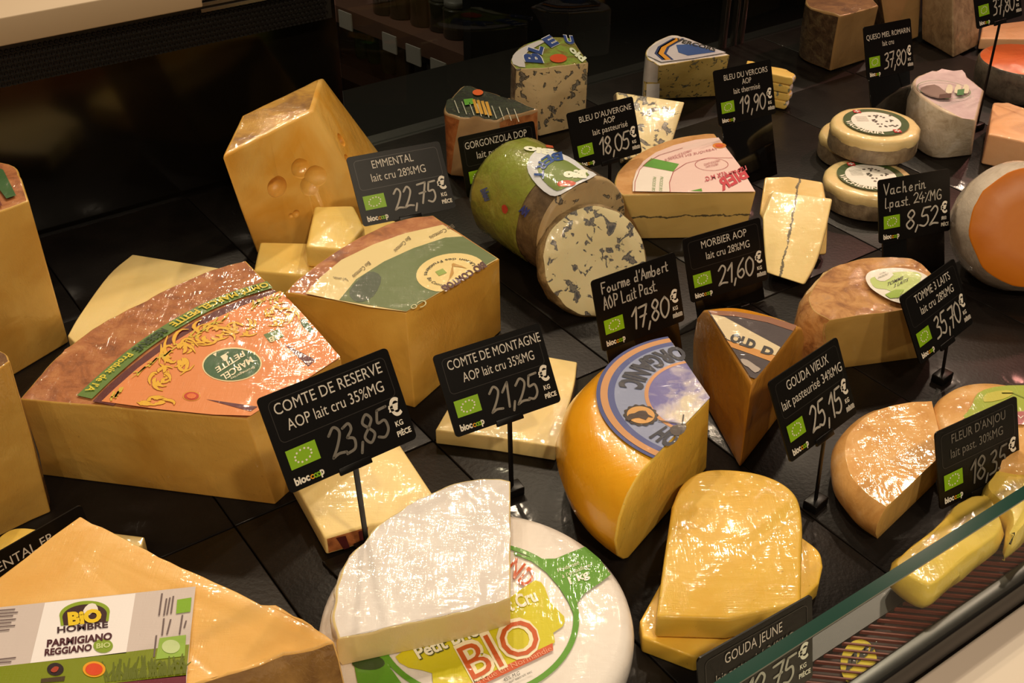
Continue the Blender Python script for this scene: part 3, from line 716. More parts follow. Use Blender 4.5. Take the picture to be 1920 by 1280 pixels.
piece('cheese_chunk', EC+'half hidden under the sign marked 22,75', 'cheese', [(640, 440), (680, 418), (742, 412), (738, 440), (660, 500), (600, 470)], 'cccccc', .034, (EMC, EMC, EMC), parts=('paste',)*3, bevel=.003)

# --- round brie with printed paper and the brie wedge on it
S0 = flat(.032)
c0 = at(893, 1158, .030); R0 = (at(1190, 1160, .030)-at(597, 1152, .030)).length/2
rt = root('round_cheese', (c0.x, c0.y, 0), 'whole round white soft cheese in printed paper under the white wedge', 'cheese')
pz = [(R0*.0001, 0), (R0*.94, .0), (R0*.99, .004), (R0*1.0, .011), (R0*1.0, .018), (R0*.985, .025), (R0*.95, .030), (R0*.90, .032), (R0*.5, .0325), (R0*.0001, .0325)]
v, f = lathe(pz, (c0.x, c0.y, 0), 96)
mk('wrapping_paper', v, f, rind('white_paper', ['e4dcd6', 'ece6e1', 'f0ebe7'], film=.9, scale=20, bump=.15, rough=.4), rt, smooth=True, angle=80)
S = flat(.0325); cb = V((c0.x, c0.y, .0325))
lr = R0*.63
def wp_poly(pts, c, name, off, par=rt, sm=0): return poly(S, pts, c, par, name, off, sm=sm)
K = lambda x, y: (560+x/2.909, 880+y/2.909)
band(arcw(cb, lr, 0, 2*pi, 90, .001)[:-1], .0045, '5c9a24', rt, 'green_ring', closed=True)
wp_poly([K(*p) for p in ((1175, 446), (1230, 470), (1300, 486), (1400, 485), (1480, 452), (1562, 420), (1640, 485), (1703, 572), (1640, 620), (1560, 675), (1512, 735), (1500, 790), (1470, 720), (1420, 640), (1350, 560), (1270, 500), (1175, 462))], '5c9a24', 'green_tab', .0012)
wp_poly([K(*p) for p in ((300, 1050), (340, 1018), (480, 1016), (500, 1080), (560, 1164), (600, 1200), (330, 1210))], '5c9a24', 'green_tab', .0012)
wp_poly([K(*p) for p in ((290, 1052), (350, 1018), (440, 1022), (470, 1060), (420, 1090), (330, 1086))], '2f4a1c', 'leaf_print', .0014, sm=3)
wp_poly([K(*p) for p in ((1288, 603), (1345, 648), (1372, 725), (1448, 800), (1440, 855), (1388, 890), (1398, 940), (1330, 990), (1180, 1050), (1040, 1110), (980, 1170), (900, 1250), (740, 1210), (728, 1110), (600, 1080), (528, 1020), (640, 960), (900, 850), (1150, 700))], 'd3c91a', 'yellow_map', .0012, sm=2)
wp_poly([K(*p) for p in ((960, 1150), (1385, 945), (1388, 985), (1300, 1030), (1020, 1164), (900, 1200))], 'd0592a', 'orange_strip', .0015)
text_px(S, 'fabriqué en Normandie', K(930, 1190), K(1385, 985), (-5, -9), 'e8a080', rt, off=.0018)
text_px(S, 'BIO', K(945, 1152), K(1350, 960), (-34, -62), 'f4e8c8', rt, off=.0018, bold=.05)
text_px(S, 'BIO', K(952, 1148), K(1343, 962), (-33, -60), 'c9581c', rt, off=.0021, bold=-.004)
text_px(S, 'Petit Brie', K(655, 1032), K(985, 900), (-12, -20), 'f2efdc', rt, off=.0019, bold=.03)
text_px(S, 'Petit Brie', K(660, 1036), K(990, 904), (-12, -20), '5a5a20', rt, off=.0016, bold=.05)
text_px(S, 'au lait Cru', K(1010, 830), K(1308, 712), (-10, -22), 'f2efdc', rt, off=.0019, bold=.03)
text_px(S, 'N', K(1125, 556), K(1180, 596), (21, -27), 'c9581c', rt, off=.0018, bold=.02)
text_px(S, 'D', K(1193, 606), K(1240, 646), (21, -27), 'c9581c', rt, off=.0019, bold=.02)
text_px(S, 'Poids net', K(1415, 560), K(1530, 516), (-2, -7), 'f0f2dc', rt, off=.0018)
text_px(S, "à l'emballage :", K(1440, 592), K(1606, 522), (-2, -7), 'f0f2dc', rt, off=.0018)
text_px(S, '1 kg', K(1480, 626), K(1588, 582), (-5, -13), 'f6f6ea', rt, off=.0018, bold=.03)
text_px(S, '45% M.G', K(1120, 1158), K(1208, 1118), (-2, -7), '4a4a44', rt, off=.0018)
text_px(S, 'sur extrait sec', K(1150, 1166), K(1275, 1106), (-2, -5), '6a6a64', rt, off=.0018)

rt, pr, T, B = piece('cheese_wedge', 'quarter wedge of white bloomy soft cheese in film, lying on the round one', 'cheese',
    [(630, 1199), (620, 1155), (627, 1118), (638, 1072), (664, 1030), (704, 989), (752, 953), (801, 925), (842, 908), (890, 897), (932, 893), (957, 898), (957, 1122), (870, 1147), (780, 1167), (698, 1184)],
    'rrrrrrrrrrrccccc', .0625, (BRI, WHT, WHT), prof=((0, .002), (.25, -.001), (.7, -.001), (.92, 0), (1, .0015)), base=.0338, wob=.0022, bevel=.002)

# --- parmesan style wedge, nearest
rt, pr, T, B = piece('cheese_wedge', 'nearest wedge of crumbly hard cheese with a grey, white and green printed label', 'cheese',
    [(150, 966), (319, 1052), (489, 1130), (517, 1133), (584, 1170), (628, 1205), (552, 1222), (443, 1256), (368, 1282), (230, 1345), (-60, 1500), (-330, 1330)],
    'ccccccccccccc'[:5]+'rrrrrcc', .10, (PAR, rind('parm_rind', ['6a4424', '97703c', 'b58a4e'], film=.9, scale=22), PAR), wob=.0022, bevel=.005, parts=('paste', 'rind', 'paste'),
    prof=((0, -.004), (.5, -.007), (.85, -.004), (1, 0)))
S = flat(.1012); L_ = lambda x, y: (x/2.8235, 900+y/2.8235)
lab = poly(S, [L_(*p) for p in ((-400, 720), (0, 672), (1036, 562), (1010, 800), (985, 1090), (985, 1200), (-400, 1330))], 'cfc3c0', rt, 'printed_label', .001, film=.3)
poly(S, [L_(*p) for p in ((238, 648), (718, 598), (668, 915), (160, 968))], 'f2eef0', lab, 'white_panel', .0013, film=.3)
poly(S, [L_(*p) for p in ((-400, 1010), (0, 985), (500, 930), (1002, 868), (985, 1035), (500, 1085), (-400, 1190))], '7d8a14', lab, 'green_panel', .0013, film=.3)
poly(S, [L_(*p) for p in ((-400, 1200), (500, 1085), (985, 1030), (985, 1200), (-400, 1330))], '6a1a30', lab, 'purple_strip', .0013, film=.3)
poly(S, [L_(*p) for p in ell(448, 705, 134, 66, rot=-.1, a0=pi*.97, a1=2.06*pi)] + [L_(575, 745), L_(322, 770)], '8aa51e', lab, 'emblem_arch', .0016)
poly(S, [L_(*p) for p in ell(448, 715, 118, 58, rot=-.1, a0=pi*.97, a1=2.04*pi)] + [L_(560, 748), L_(338, 768)], '3a1a1c', lab, 'emblem_ground', .0018)
poly(S, [L_(*p) for p in ((440, 690), (470, 655), (505, 655), (520, 690), (490, 700), (460, 720))], 'ece6e0', lab, 'emblem_mark', .002, sm=2)
text_px(S, 'BiO', L_(362, 765), L_(540, 742), (-2, -22), 'e8c81c', lab, bold=.06, off=.0023)
text_px(S, 'HOMBRE', L_(303, 808), L_(572, 778), (0, -11), '3a1a24', lab, bold=.03, off=.0018)
text_px(S, 'PARMIGIANO', L_(247, 882), L_(592, 842), (1, -13), '4a1a26', lab, bold=.04, off=.0018)
text_px(S, 'REGGIANO', L_(235, 928), L_(485, 900), (1, -12), '4a1a26', lab, bold=.04, off=.0018)
poly(S, [L_(*p) for p in ell(546, 876, 52, 37)], '86a02c', lab, 'green_badge', .0017); text_px(S, 'BIO', L_(510, 890), L_(584, 882), (0, -9), 'c8d690', lab, bold=.03, off=.002)
poly(S, [L_(*p) for p in ((938, 632), (1014, 620), (1008, 695), (932, 706))], '7fae1e', lab, 'organic_mark', .0017)
poly(S, [L_(*p) for p in ((845, 835), (985, 818), (978, 930), (825, 948))], '93b848', lab, 'organic_mark', .0017)
poly(S, [L_(*p) for p in ell(905, 880, 48, 36)], 'c3d69a', lab, 'mark_centre', .002)
poly(S, [L_(*p) for p in ell(498, 1000, 60, 42)], 'e8a01c', lab, 'round_seal', .0017); poly(S, [L_(*p) for p in ell(498, 1000, 46, 32)], 'd8481c', lab, 'seal_centre', .002)
poly(S, [L_(*p) for p in ell(293, 1000, 44, 34)], '2a1a20', lab, 'dark_seal', .0017); poly(S, [L_(*p) for p in ((268, 1005), (290, 985), (312, 990), (300, 1012), (280, 1016))], 'a8402a', lab, 'seal_mark', .002, sm=2)
poly(S, [L_(*p) for p in ((218, 1050), (345, 1036), (340, 1062), (215, 1072))], '4a3a20', lab, 'seal_scroll', .0017)
mm = MB()
for x0, y0, x1, y1 in ((842, 715, 858, 598), (868, 715, 882, 625), (884, 710, 900, 620), (905, 705, 918, 612), (858, 820, 868, 730), (884, 815, 904, 735), (950, 815, 966, 712), (975, 780, 986, 742), (815, 935, 828, 820),
                       (-20, 690, 80, 682), (-20, 706, 95, 698), (-20, 722, 70, 716), (-20, 742, 84, 734), (-20, 758, 60, 752), (-20, 776, 80, 768), (-20, 796, 50, 790), (-20, 950, 84, 938), (-20, 966, 60, 960)):
    band([S(*L_(x0, y0), .0017), S(*L_(x1, y1), .0017)], .0011, None, None, mb=mm)
mm.build('small_print', ink('6a5a5c', .3), lab)
gm = MB(); r = random.Random(3)
for i in range(46):
    x = 560+i*9.4; y = 1068-(i*9.4)*.11
    o_ = .0016+i*.00002; band([S(*L_(x, y), o_), S(*L_(x+r.uniform(-12, 14), y-r.uniform(20, 60)), o_), S(*L_(x+r.uniform(-30, 34), y-r.uniform(50, 120)), o_)], .0016, None, None, mb=gm, taper=True)
gm.build('grass_print', ink('5f6a14', .3), lab)

# --- gorgonzola, auvergne, slice, vercors
FOIL = rind('dark_green_foil', ['11140c', '26301a', '0e0f0a', '59603a'], film=1.6, scale=55, bump=1)
GOR = cheese('gorgonzola_paste', '9a7c58', 'b0926a', film=.8)
rt, pr, T, B = piece('blue_cheese_wedge', 'creamy blue cheese wedge in dark green foil behind a half-hidden sign', 'cheese',
    [(862, 222), (834, 210), (841, 189), (869, 161), (909, 170), (956, 183), (1012, 206), (935, 226)], 'rrrrccrc'[:8], .088, (GOR, RIN, FOIL), bot={0: (845, 330), 1: (838, 322)}, wob=.0025, bevel=.003, parts=('paste', 'rind', 'foil_wrapper'))
S = flat(.0895)
poly(S, [(869, 186), (887, 184), (890, 194), (872, 197)], '5aa02c', rt, 'green_mark', .0008); poly(S, ell(896, 173, 10, 5.5), 'e0601c', rt, 'orange_seal', .0008)
mm = MB()
for k in range(4): band([S(888+k*8, 186+k*1.5, .0009), S(896+k*8, 212+k*1.5, .0009)], .004, None, None, mb=mm)
mm.build('gold_lettering', ink('c8962c', 1), rt)
mm = MB()
for k in range(9): band([S(852+k*14, 188+k*2, .0008), S(861+k*14, 212+k*2, .0008)], .0012, None, None, mb=mm)
mm.build('white_stripes', ink('b8b8a8', 1), rt)

AUV = blue('blue_cheese_a', 'c3ab80', 'd6c196', '4a4740', scale=75, thr=.60, lumps=.6)
GRN = rind('green_label_paper', ['6d8a2a', '8aa23c', '7a6a2a', '9ab04a'], film=1.2, scale=40)
rt, pr, T, B = piece('blue_cheese_wedge', 'tall veined blue cheese wedge topped with blue-lettered printed label', 'cheese',
    [(968, 130), (958, 113), (975, 89), (1019, 71.5), (1055, 70), (1073, 73), (1103, 118), (1020, 127)], 'rrrrrccc', .105, (AUV, GRY, GRN), bot={7: (1012, 255), 6: (1097, 234), 0: (966, 240)}, bevel=.002, wob=.001, parts=('paste', 'rind', 'printed_label'))
S = flat(.1055)
pl = pr['printed_label']
poly(S, [(962, 120), (962, 104), (978, 90), (1010, 76), (1022, 78), (990, 96), (982, 112), (985, 126)], 'cfc9d0', pl, 'white_arc', .0008, sm=2)
for ch, o, e, u_ in (('B', (1017, 118), (1010, 100), (-30, -2)), ('L', (1014, 102), (1018, 88), (-24, -8)), ('E', (1032, 88), (1048, 80), (-16, -14)), ('U', (1060, 80), (1078, 82), (-4, -14))):
    text_px(S, ch, o, e, u_, 'e8e6ee', pl, off=.0010, bold=.09); text_px(S, ch, o, e, u_, '24408a', pl, off=.0014, bold=.05)
poly(S, ell(1047, 109, 16, 8), 'd8501c', pl, 'orange_fruit', .0010)
text_px(S, 'bio', (1092, 116), (1066, 92), (8, -7), 'e6eed8', pl, off=.0012, bold=.05)
BLS = blue('blue_cheese_b', 'dccb96', 'e8daa8', '50504c', scale=62, thr=.60)
piece('blue_cheese_slice', 'leaning slice of veined blue cheese between two tall blue wedges', 'cheese',
    [(1156, 172, .055), (1284, 191, .055), (1262, 262, .018), (1245, 282, .012), (1170, 300, .012)], 'crccr', .05, (BLS, GRY, BLS), ext=(-.004, .012, -.012), parts=('paste', 'rind', 'paste'), bevel=.002)
VER = blue('blue_cheese_c', 'b39a55', 'c8b06c', '55523a', scale=110, thr=.62)
rt, pr, T, B = piece('blue_cheese_wedge', 'blue cheese wedge with blue and orange printed top in film, behind the 19,90 sign', 'cheese',
    [(1236, 123), (1212, 108), (1216, 88), (1253, 67), (1283, 69), (1369, 103)], 'rrrrcc', .078, (VER, WHT, WHT), bot={0: (1236, 186), 5: (1352, 180)}, wob=.0014, bevel=.003)
S = flat(.0795)
lab = poly(S, [(1214, 104), (1220, 88), (1255, 69), (1282, 71), (1361, 98), (1300, 109), (1240, 116)], 'c6c4cc', rt, 'printed_label')
for a, b, c in ((12, '2a3a6a', .006), (20, 'd8962c', .010), (30, '2a3a6a', .004)):
    band([S(1210+a*.9+x, y, .0009) for x, y in ((24, 112), (10, 100), (16, 88), (44, 72))], c, b, lab, 'printed_stripe')
poly(S, [(1268, 84), (1300, 82), (1342, 97), (1290, 104), (1272, 98)], '3a5a9a', lab, 'blue_panel', .001)
text_px(S, 'VERCORS', (1266, 77), (1340, 96), (4, -6), '3a3a34', lab, off=.0012, bold=.03)
FRS = blue('blue_cheese_d', 'd9b45a', 'e4c26a', '77765a', scale=90, thr=.68)
for k in range(4):
    dx = (-2, 2, 0, 3)[k]; h = .013*(k+1)
    b = at(1386+dx, 188, 0); c = at(1474+dx, 207, 0)
    T4 = [V((b.x, b.y, h)), V((b.x+.01, b.y+.035, h)), V((c.x+.0, c.y+.035, h)), V((c.x+.008, c.y+.018, h)), V((c.x, c.y, h))]
    vs, fs, mi = loft(T4, [p-V((0, 0, .0122)) for p in T4], 'ccrrc', ((0, .002), (.3, -.001), (.7, -.001), (1, .002)), .0015, k)
    bm = bevel_mesh(vs, fs, mi, .0015, 2); bm.verts.index_update()
    rt = root('cheese_slice', T4[0]-V((0, 0, .012)), 'yellow veined cheese slice, %s of the stack behind the 19,90 sign' % ('bottom one', 'second from the bottom', 'second from the top', 'topmost')[k], 'cheese', 'stack of veined slices')
    split_parts(bm, rt, ('paste', 'rind', 'paste'), (FRS, WHT, FRS)); bm.free()

# --- wrapped blue cylinder and its cut disc
ca, cbp = at(958, 350, .066), at(1094, 432, .066)
d = (cbp-ca).normalized(); d.z = 0; d.normalize()
Rc = .0655; u1 = V((0, 0, 1)); u2 = u1.cross(d)
def revolve(prof, o, ax, seg=48, wob=0):
    a1 = V((0, 0, 1)) if abs(ax.z) < .9 else V((1, 0, 0)); a1 = (a1-ax*a1.dot(ax)).normalized(); a2 = ax.cross(a1)
    vs, fs = [], []
    for r_, z in prof:
        for k in range(seg):
            a = 2*pi*k/seg; p = o+ax*z+(a1*cos(a)+a2*sin(a))*r_
            if wob and r_ > .01: p = p+(a1*cos(a)+a2*sin(a))*wob*noise.noise(p*60)
            vs.append(p)
    for i in range(len(prof)-1):
        for k in range(seg): j = (k+1) % seg; fs.append([i*seg+k, i*seg+j, (i+1)*seg+j, (i+1)*seg+k])
    return vs, fs
Lc = (cbp-ca).length
rt = root('blue_cheese_cylinder', V((ca.x, ca.y, 0))+d*Lc/2, 'lying cylinder of blue cheese in green foil with a round printed label', 'cheese')
foil = rind('green_foil', ['77782a', '8f9a3c', '8a8c3a', 'a3ad52'], film=1.6, scale=30, bump=1, rough=.35)
v, f = revolve([(0.0005, -.006), (Rc*.7, -.006), (Rc*.93, -.001), (Rc, .008), (Rc*1.0, Lc*.35), (Rc, Lc*.70)], ca, d, 64, .0012)
mk('foil_wrapper', v, f, foil, rt, smooth=True, angle=70)
GRY2 = rind('wrapped_rind', ['4a3a28', '6b573e', '8a7558'], film=1.6, scale=40)
v, f = revolve([(Rc*.992, Lc*.69), (Rc*.985, Lc*.96)], ca, d, 64, .001); mk('rind', v, f, GRY2, rt, smooth=True)
v, f = revolve([(Rc*.985, Lc*.96), (Rc*.96, Lc), (Rc*.93, Lc+.001), (.0005, Lc+.001)], ca, d, 64); mk('paste', v, f, blue('blue_cheese_e', 'b39a72', 'c4ab80', '4c463c', scale=70, thr=.62, film=1), rt, smooth=True)
SC = Cyl(ca, cbp, Rc); SC.d = d
fp = lambda x, y: (850+x/2.977, 230+y/2.977)
lab = poly(SC, [fp(*p) for p in ((455, 160), (520, 152), (600, 170), (680, 210), (740, 260), (800, 290), (700, 340), (600, 400), (540, 405), (470, 350), (420, 280), (415, 220))], 'd8dce4', rt, 'round_label', .0016, sm=2)
poly(SC, [fp(*p) for p in ((500, 195), (560, 190), (640, 215), (700, 255), (760, 290), (680, 330), (600, 375), (560, 372), (500, 320), (470, 260))], '6e8238', lab, 'landscape_print', .0022, sm=2)
for ch, o, e, u_ in (('B', (540, 205), (590, 222), (26, -42)), ('E', (500, 215), (540, 205), (-16, -44)), ('R', (545, 235), (525, 205), (-48, -2)), ('T', (540, 280), (545, 248), (-80, 0))):
    pass
for ch, q0, q1 in (('B', -88, -112), ('E', -117, -138), ('R', -143, -164), ('T', -168, -190)):
    o2 = fp(600+150*cos(radians(q0)), 290+128*sin(radians(q0))); e2 = fp(600+150*cos(radians(q1)), 290+128*sin(radians(q1)))
    md = ((o2[0]+e2[0])/2, (o2[1]+e2[1])/2); cn = fp(600, 290)
    text_px(SC, ch, o2, e2, ((cn[0]-md[0])*.36, (cn[1]-md[1])*.36), '1f4a94', lab, off=.0028, bold=.03)
text_px(SC, 'Bio', fp(560, 150), fp(395, 130), (-2, 10), 'eef2e0', rt, off=.0018, bold=.06)
text_px(SC, 'Bio', fp(745, 305), fp(612, 298), (2, -13), 'eef2e0', rt, off=.0026, bold=.09); poly(SC, [fp(*p) for p in ((585, 330), (640, 320), (685, 335), (660, 352), (590, 355))], 'c8481c', rt, 'orange_print', .0024, sm=2)
poly(SC, [fp(*p) for p in ((270, 465), (290, 458), (305, 485), (292, 508), (275, 498))], 'b8342c', rt, 'red_print', .0018, sm=2)
poly(SC, [fp(*p) for p in ((515, 122), (555, 128), (560, 140), (520, 136))], 'c8481c', rt, 'orange_print', .0018)
text_px(SC, 'bleu', fp(150, 375), fp(178, 440), (12, -5), '34508a', rt, off=.0018, bold=.05)
text_px(SC, 'AM', fp(365, 490), fp(402, 525), (8, -12), '34408a', rt, off=.0018, bold=.07)

FOU = blue('blue_cheese_disc', 'e2d4a4', 'ebdfb4', '55565c', scale=85, thr=.60, film=.5, lumps=.5)
nd = V((.30, -.80, .50)).normalized(); bc = at(1118, 600, 0)
upd = (V((0, 0, 1))-nd*nd.z).normalized(); Rd = .0635
oc = bc+upd*Rd*1.0+V((0, 0, .004))-nd*.004; oc = V((oc.x, oc.y, oc.z))
q = ray(1116, 489); tt = (oc-CAM).dot(nd)/q.dot(nd); oc = CAM+q*tt
rt = root('blue_cheese_disc', (oc.x, oc.y, 0), 'round cut disc of marbled blue cheese leaning on the green-wrapped cylinder', 'cheese')
v, f = revolve([(.0005, -.024), (Rd*.92, -.024), (Rd*1.0, -.020), (Rd*1.01, -.010), (Rd*.99, -.003), (Rd*.965, -.0006)], oc, nd, 72, .003); mk('rind', v, f, rind('disc_rind', ['6a553a', '8d7752', 'b39a70'], film=.5, scale=90, bump=.9), rt, smooth=True, angle=70)
v, f = revolve([(Rd*.967, -.0008), (Rd*.95, 0), (Rd*.6, .0004), (.0005, .0004)], oc, nd, 72, .003); mk('paste', v, f, FOU, rt, smooth=True)

# --- morbier
mid = .030
def ashline(name, c1, c2, n, c, wd=.0022, film=.6):
    def f_():
        t = NT(name); base = t.ramp(t.noise(14, 4), [(.3, c1), (.7, c2)])
        dd = t.math('SUBTRACT', t.dot(n), c)
        dd = t.math('ADD', dd, t.math('MULTIPLY', t.math('SUBTRACT', t.noise(70, 3), .5), .009))
        ab = t.math('ABSOLUTE', dd)
        k = t.math('ADD', t.math('MULTIPLY', ab, 1/wd), t.math('ADD', t.math('MULTIPLY', t.noise(330, 3), .85), t.math('MULTIPLY', t.noise(45, 2), .42)))
        m = t.ramp(k, [(.0, (1, 1, 1, 1)), (.86, (.85, .85, .85, 1)), (1.0, (0, 0, 0, 1))])
        t.color(t.mix(m, base, '3a372f')); t.rough(.4); t.l(t.bump(t.noise(120, 4), .3, .0006), t.b.inputs['Normal']); t.film(film)
        t.b.inputs['Subsurface Weight'].default_value = .1; t.b.inputs['Subsurface Scale'].default_value = .005
        return t
    return mat(name, f_)
MOR = ashline('morbier_paste', 'c4a25c', 'd4b36c', (0, 0, 1), .031, wd=.0035)
TAN = rind('tan_rind', ['b5803e', 'c9965a', 'd2a56c'], film=.6, scale=30, bump=.3)
rt, pr, T, B = piece('cheese_wedge', 'pale cheese wedge with a dark ash line and pink printed paper top', 'cheese',
    [(1153, 352), (1158, 323), (1186, 295), (1226, 273), (1270, 258), (1313, 251), (1340, 250), (1418, 359), (1167, 366)], 'rrrrrrccr', .062, (MOR, TAN, TAN), bot={7: (1396, 445), 8: (1205, 448)}, bevel=.002, wob=.0006)
S = flat(.0635); M_ = lambda x, y: fp(x, y)
lab = poly(S, [M_(*p) for p in ((1000, 383), (1002, 330), (1020, 270), (1060, 215), (1130, 165), (1230, 125), (1350, 95), (1480, 82), (1600, 240), (1685, 384), (1340, 388))], 'e6c9c4', rt, 'paper_label')
poly(S, [M_(*p) for p in ((1056, 240), (1105, 197), (1260, 230), (1228, 272))], '5a9a34', lab, 'green_print', .0009)
poly(S, [M_(*p) for p in ((1325, 380), (1385, 366), (1390, 383))], '5a9a34', lab, 'green_print', .0009)
poly(S, [M_(*p) for p in ((1003, 382), (1004, 330), (1020, 280), (1052, 244), (1225, 274), (1205, 330), (1208, 385))], 'ece4dc', lab, 'white_panel', .0009)
band([S(*M_(*p), .0012) for p in ((1012, 383), (1014, 330), (1040, 262), (1080, 220), (1150, 180), (1280, 140))], .0008, 'a84a50', lab, 'printed_line')
band([S(*M_(*p), .0012) for p in ((1210, 385), (1206, 335), (1228, 272), (1300, 225), (1420, 195), (1560, 195))], .0008, 'a84a50', lab, 'printed_line')
text_px(S, 'MORBIER', M_(1860, 215), M_(1490, 372), (-9, -17), 'c03a48', lab, off=.0013, bold=.03) if False else None
text_px(S, 'BIER', M_(1650, 300), M_(1500, 378), (-12, -18), 'c03a48', lab, off=.0013, bold=.04)
text_px(S, 'Lait cru 45% M.G.', M_(1640, 262), M_(1405, 328), (-3, -8), 'c8606a', lab, off=.0013, bold=.02)
poly(S, [M_(*p) for p in ell(1485, 127, 38, 15)], 'd8862c', lab, 'orange_seal', .0010); poly(S, [M_(*p) for p in ell(1485, 127, 24, 9)], 'c8542c', lab, 'seal_centre', .0013)
band([S(*M_(*p), .0012) for p in ell(1442, 232, 92, 34, 40)], .0007, 'b05a60', lab, 'printed_oval', closed=True)
for o, e in (((1490, 215), (1400, 240)), ((1480, 235), (1410, 252)), ((1330, 160), (1200, 205)), ((1470, 150), (1180, 215))): text_px(S, 'FABRIQUE EN FRANCE', M_(*o), M_(*e), (-1, -4), 'b8767a', lab, off=.0012)
for y_ in (0, 1): text_px(S, 'PROCEDE BIO', M_(1115+y_*40, 300), M_(1108+y_*40, 380), (6, 1), '8aa878', lab, off=.0013)

fs1 = [(1449, 357, .060), (1561, 373, .056), (1550, 425, .044), (1531, 490, .026), (1508, 534, .014), (1436, 511, .016), (1431, 440, .038), (1430, 406, .047)]
P1 = [at(*p[:2], p[2]) for p in fs1]; la, lb = at(1495, 358, .058), at(1462, 525, .015)
ln = (lb-la).normalized(); pn = (P1[1]-P1[0]).cross(P1[5]-P1[0]).normalized(); nl = ln.cross(pn).normalized()
MS1 = ashline('morbier_slice_a', 'e0c884', 'e8d294', tuple(nl), la.dot(nl), wd=.0042, film=.45)
piece('cheese_slice', 'front slice of pale cheese with a dark ash line, leaning on another', 'cheese', fs1, 'ccrrcccc', 0, (MS1, TAN, MS1), ext=(.004, .014, -.007), parts=('paste', 'rind', 'paste'), bevel=.0025)
la2 = at(1490, 350, .06); MS2 = ashline('morbier_slice_b', 'd9b86c', 'e2c47c', tuple(nl), la2.dot(nl)+.004, wd=.004, film=.9)
piece('cheese_slice', 'rear slice of ash-lined cheese, mostly hidden by the front slice', 'cheese',
    [(1434, 332, .058), (1480, 331, .060), (1542, 341, .056), (1553, 400, .040), (1549, 476, .014), (1470, 480, .012), (1424, 400, .036)], 'ccrcccc', 0, (MS2, TAN, MS2), ext=(.004, .014, -.010), parts=('paste', 'rind', 'paste'), bevel=.0025)

# --- vacherins
CRM = cheese('vacherin_crust', 'dcc184', 'ead29a', film=.9, grain=.5)
def vacherin(px, py, z, r, label, txt=True, h=.036):
    c = at(px, py, z+h); c.z = z
    rt = root('boxed_round_cheese', c, label, 'cheese', 'round soft cheeses in wooden hoops')
    v, f = lathe([(r*.90, 0), (r*.985, .002), (r*1.0, .006), (r*.99, h*.55), (r*.985, h*.66)], c, 64); mk('wooden_hoop', v, f, rind('hoop', ['6a5a48', '8c7a62', 'a8977c'], film=1.2, scale=50, bump=.8), rt, smooth=True)
    vs, fs = [], []
    prof = [(r*.985, h*.60), (r*1.0, h*.72), (r*.985, h*.88), (r*.93, h*.975), (r*.86, h), (r*.4, h+.0005), (r*.001, h+.0005)]
    v, f = revolve(prof, c, V((0, 0, 1)), 72, .0018); mk('crust', v, f, CRM, rt, smooth=True)
    s = flat(z+h+.0012); cz = V((c.x, c.y, z+h+.0022))
    lab = band(arcw(cz, r*.63, 0, 2*pi, 60)[:-1], r*.19, '3e5228', rt, 'green_ring_label', closed=True)
    v = [cz+V((r*.55*cos(a), r*.55*sin(a), .0002)) for a in [2*pi*i/48 for i in range(48)]]; ce = mk('label_centre', v, [list(range(48))], ink('e8e4dc'), lab)
    if txt:
        a0 = radians(-175); arc = arcw(cz+V((0, 0, .0006)), r*.685, radians(190), radians(280), 40)
        ti = arcw(cz+V((0, 0, .0006)), r*.58, radians(188), radians(285), 40)
        # tops point to the centre of the disc
        text_path(arcw(cz+V((0, 0, .0006)), r*.685, radians(175), radians(275), 40), 'VACHERIN', r*.17, 'ece8d8', lab, bold=.03, fit=r*.685*radians(95))
        m = MB(); r_ = random.Random(4)
        for i in range(26):
            p = cz+V((r_.uniform(-.1, .42)*r, r_.uniform(-.35, .35)*r, .0006)); m.add([p+V((cos(a)*r*.035*r_.uniform(.5, 1.4), sin(a)*r*.03, 0)) for a in [2*pi*i/7 for i in range(7)]], [list(range(7))])
        m.build('cow_drawing', ink('55504a'), lab)
        m = MB()
        for i in range(5): m.add([cz+V((-.42*r, (.02+.06*i)*r, .0006)), cz+V((-.15*r, (.02+.06*i)*r, .0006)), cz+V((-.15*r, (.03+.06*i)*r, .0006)), cz+V((-.42*r, (.03+.06*i)*r, .0006))], [[0, 1, 2, 3]])
        m.build('small_print', ink('8a867e'), lab)
    for an in (-58, 118):
        p = cz+V((cos(radians(an))*r*.63, sin(radians(an))*r*.63, .0008)); k = r*.085
        m = MB(); m.add([p+V(q) for q in ((-k, -k, 0), (k, -k, 0), (k, k, 0), (-k, k, 0))], [[0, 1, 2, 3]]); fl = m.build('red_flag', ink('b83430'), lab)
        m = MB(); m.add([p+V(q)+V((0, 0, .0003)) for q in ((-k*.7, -k*.2, 0), (k*.7, -k*.2, 0), (k*.7, k*.2, 0), (-k*.7, k*.2, 0), (-k*.2, -k*.7, 0), (k*.2, -k*.7, 0), (k*.2, k*.7, 0), (-k*.2, k*.7, 0))], [[0, 1, 2, 3], [4, 5, 6, 7]]); m.build('white_cross', ink('f0ece8'), lab)
    return rt
RV = .0595
vacherin(1632, 332, 0, RV, 'lower round soft cheese in wooden hoop, behind its hand-lettered sign')
vacherin(1642, 231, .0385, RV, 'topmost round soft cheese in wooden hoop with green ring label')
vacherin(1617, 250, 0, RV*.98, 'round hooped soft cheese mostly hidden behind the stack', txt=False)

